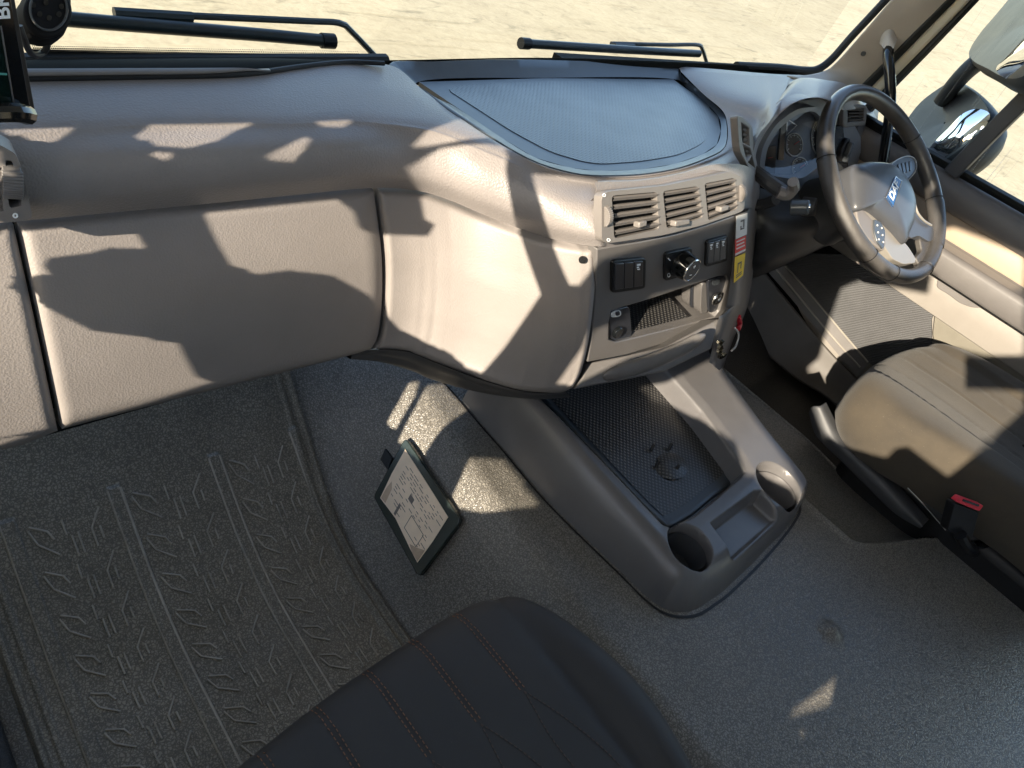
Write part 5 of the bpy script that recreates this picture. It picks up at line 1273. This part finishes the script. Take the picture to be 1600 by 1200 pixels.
for i in range(4): tube([fp.at(*fr_[i], .0139), fp.at(*fr_[(i+1) % 4], .0139)], .0005, bm, seg=4)
link('printed_text', bm, M['paperink'], pg_)
link('stain', pix_plate(fp, [(595, 778), (604, 762), (612, 752), (612, 764), (602, 786)], off=.0138, th=.0002), M['paperstain'], pg_)
link('stain', pix_plate(fp, [(640, 850), (652, 856), (664, 860), (652, 877), (643, 862)], off=.0138, th=.0002), M['paperstain'], pg_)
#SHADE
# ------------------------------------------------------------------ REST OF THE CAB (behind and above the photographer), ADDED SUN MASK
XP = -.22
def cabbox(name, c, s, m, label=None): return link(name, box(bmesh.new(), c, s), m, kind='structure')
liner = mat('headliner_cloth', (.46, .49, .55), .9, .2)
cabbox('cab_roof', (1.05, .0, .80), (2.7, 2.3, .05), liner)
cabbox('cab_rear_wall', (1.05, -1.35, -.25), (2.7, .05, 2.1), liner)
# added unseen panel : its openings shape the sun patches inside the cab
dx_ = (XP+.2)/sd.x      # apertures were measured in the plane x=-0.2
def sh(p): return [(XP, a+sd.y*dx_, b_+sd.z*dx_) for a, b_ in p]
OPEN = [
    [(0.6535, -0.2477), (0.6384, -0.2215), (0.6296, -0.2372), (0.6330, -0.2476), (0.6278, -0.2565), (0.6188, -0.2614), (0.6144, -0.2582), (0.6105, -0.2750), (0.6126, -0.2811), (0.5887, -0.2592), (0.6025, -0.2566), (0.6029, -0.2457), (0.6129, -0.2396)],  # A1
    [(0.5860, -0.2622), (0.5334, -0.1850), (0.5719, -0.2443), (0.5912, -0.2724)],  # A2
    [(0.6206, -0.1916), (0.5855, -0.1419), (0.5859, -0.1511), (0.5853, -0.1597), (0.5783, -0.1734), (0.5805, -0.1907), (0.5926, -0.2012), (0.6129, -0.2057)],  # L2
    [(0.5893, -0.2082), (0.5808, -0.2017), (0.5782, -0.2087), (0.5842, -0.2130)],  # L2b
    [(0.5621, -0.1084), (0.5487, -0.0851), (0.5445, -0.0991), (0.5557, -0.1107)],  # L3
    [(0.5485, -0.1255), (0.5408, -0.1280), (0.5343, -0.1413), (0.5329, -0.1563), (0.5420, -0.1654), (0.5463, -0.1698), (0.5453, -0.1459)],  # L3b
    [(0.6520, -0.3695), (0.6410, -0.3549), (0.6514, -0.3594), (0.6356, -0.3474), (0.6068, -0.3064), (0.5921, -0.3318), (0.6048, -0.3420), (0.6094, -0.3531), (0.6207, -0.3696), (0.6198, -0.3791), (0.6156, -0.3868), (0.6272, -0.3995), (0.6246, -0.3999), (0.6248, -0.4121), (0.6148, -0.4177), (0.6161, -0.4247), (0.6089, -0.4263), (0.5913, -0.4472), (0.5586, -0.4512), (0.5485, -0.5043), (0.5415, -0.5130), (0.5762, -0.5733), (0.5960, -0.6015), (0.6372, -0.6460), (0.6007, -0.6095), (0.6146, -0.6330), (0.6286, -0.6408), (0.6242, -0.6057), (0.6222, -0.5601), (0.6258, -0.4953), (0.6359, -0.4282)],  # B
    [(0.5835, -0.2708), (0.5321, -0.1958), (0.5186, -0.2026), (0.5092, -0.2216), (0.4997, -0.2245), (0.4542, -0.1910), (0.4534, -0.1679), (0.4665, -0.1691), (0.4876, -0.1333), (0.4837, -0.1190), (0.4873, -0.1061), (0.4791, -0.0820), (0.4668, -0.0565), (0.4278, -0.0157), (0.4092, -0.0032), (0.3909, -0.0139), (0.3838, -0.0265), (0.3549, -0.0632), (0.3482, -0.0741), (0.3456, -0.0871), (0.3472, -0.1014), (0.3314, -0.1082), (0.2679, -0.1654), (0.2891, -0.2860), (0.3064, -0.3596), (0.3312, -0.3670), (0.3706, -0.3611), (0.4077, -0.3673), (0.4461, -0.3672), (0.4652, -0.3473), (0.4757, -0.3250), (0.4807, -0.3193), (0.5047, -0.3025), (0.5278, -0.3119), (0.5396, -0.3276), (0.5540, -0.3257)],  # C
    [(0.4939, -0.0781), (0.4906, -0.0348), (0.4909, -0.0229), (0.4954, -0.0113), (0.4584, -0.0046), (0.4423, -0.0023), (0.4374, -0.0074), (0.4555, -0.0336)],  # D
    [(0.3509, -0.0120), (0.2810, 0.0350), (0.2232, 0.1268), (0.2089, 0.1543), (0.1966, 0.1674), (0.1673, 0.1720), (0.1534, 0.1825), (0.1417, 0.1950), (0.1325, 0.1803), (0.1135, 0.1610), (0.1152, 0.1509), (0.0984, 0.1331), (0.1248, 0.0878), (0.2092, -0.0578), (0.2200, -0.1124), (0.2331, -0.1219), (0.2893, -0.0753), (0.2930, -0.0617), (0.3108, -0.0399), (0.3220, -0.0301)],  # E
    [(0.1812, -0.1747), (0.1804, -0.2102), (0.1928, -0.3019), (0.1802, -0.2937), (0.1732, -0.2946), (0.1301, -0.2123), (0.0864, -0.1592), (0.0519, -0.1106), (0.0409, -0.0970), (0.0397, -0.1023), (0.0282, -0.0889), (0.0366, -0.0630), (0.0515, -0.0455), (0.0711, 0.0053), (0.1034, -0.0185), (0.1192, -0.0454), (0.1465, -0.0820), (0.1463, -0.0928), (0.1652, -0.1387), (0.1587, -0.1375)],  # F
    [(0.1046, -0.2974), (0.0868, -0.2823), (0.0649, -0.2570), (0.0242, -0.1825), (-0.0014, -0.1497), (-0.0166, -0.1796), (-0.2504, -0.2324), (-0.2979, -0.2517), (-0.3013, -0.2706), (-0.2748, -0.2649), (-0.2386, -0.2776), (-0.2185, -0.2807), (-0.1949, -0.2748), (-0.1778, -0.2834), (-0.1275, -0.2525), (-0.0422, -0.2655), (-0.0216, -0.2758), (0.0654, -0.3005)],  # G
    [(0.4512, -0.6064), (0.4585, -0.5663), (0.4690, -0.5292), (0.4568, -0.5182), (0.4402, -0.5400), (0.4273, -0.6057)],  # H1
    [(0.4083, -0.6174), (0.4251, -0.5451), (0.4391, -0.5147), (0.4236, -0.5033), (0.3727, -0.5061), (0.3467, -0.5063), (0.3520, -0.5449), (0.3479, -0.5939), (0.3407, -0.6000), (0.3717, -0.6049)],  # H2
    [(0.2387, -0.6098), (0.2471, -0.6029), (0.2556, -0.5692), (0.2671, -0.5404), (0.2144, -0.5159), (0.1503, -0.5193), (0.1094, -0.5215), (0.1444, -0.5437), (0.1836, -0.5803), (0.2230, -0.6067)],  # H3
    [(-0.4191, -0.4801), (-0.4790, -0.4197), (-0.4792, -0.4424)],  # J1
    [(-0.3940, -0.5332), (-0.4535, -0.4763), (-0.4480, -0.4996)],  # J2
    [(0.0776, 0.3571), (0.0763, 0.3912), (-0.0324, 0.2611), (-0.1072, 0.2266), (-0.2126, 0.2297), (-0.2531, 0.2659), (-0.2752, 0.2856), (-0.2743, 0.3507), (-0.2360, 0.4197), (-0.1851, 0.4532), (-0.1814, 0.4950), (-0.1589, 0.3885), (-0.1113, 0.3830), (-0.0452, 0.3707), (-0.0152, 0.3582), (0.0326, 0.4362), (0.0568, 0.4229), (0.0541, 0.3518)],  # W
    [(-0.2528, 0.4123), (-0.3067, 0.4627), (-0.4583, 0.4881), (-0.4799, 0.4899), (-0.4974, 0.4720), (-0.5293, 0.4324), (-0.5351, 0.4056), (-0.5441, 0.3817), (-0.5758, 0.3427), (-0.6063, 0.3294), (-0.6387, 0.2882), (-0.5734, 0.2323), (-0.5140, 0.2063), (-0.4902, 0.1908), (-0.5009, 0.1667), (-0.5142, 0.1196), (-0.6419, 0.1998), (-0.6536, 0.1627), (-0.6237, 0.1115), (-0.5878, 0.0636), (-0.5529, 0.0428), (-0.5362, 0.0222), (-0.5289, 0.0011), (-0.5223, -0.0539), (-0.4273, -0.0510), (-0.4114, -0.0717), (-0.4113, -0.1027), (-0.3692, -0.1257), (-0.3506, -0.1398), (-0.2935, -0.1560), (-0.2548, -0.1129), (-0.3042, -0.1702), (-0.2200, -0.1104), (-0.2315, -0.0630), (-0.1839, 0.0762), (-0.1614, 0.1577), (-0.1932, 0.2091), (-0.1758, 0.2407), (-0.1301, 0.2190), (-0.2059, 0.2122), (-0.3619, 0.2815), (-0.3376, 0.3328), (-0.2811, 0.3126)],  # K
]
# scan the outline into thin horizontal courses
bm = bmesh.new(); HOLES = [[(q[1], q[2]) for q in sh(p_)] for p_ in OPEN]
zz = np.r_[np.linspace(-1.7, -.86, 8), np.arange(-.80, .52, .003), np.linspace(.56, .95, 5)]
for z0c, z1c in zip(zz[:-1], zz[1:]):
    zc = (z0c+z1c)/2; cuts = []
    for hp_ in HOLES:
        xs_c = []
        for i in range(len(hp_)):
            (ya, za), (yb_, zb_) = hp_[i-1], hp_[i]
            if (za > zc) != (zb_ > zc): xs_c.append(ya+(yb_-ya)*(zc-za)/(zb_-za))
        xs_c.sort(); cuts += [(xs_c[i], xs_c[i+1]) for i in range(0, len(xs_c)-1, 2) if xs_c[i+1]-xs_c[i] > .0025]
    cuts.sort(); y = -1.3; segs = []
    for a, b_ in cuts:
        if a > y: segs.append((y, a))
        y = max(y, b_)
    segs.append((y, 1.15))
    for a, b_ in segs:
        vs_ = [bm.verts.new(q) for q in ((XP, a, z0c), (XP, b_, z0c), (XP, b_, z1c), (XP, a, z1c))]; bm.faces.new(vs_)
o = link('sun_mask', bm, mat('sun_mask_bounce', (.50, .455, .39), .8, .2), kind='structure', recalc=False)  # added sun blocker; its warm colour also bounces fill onto the floor
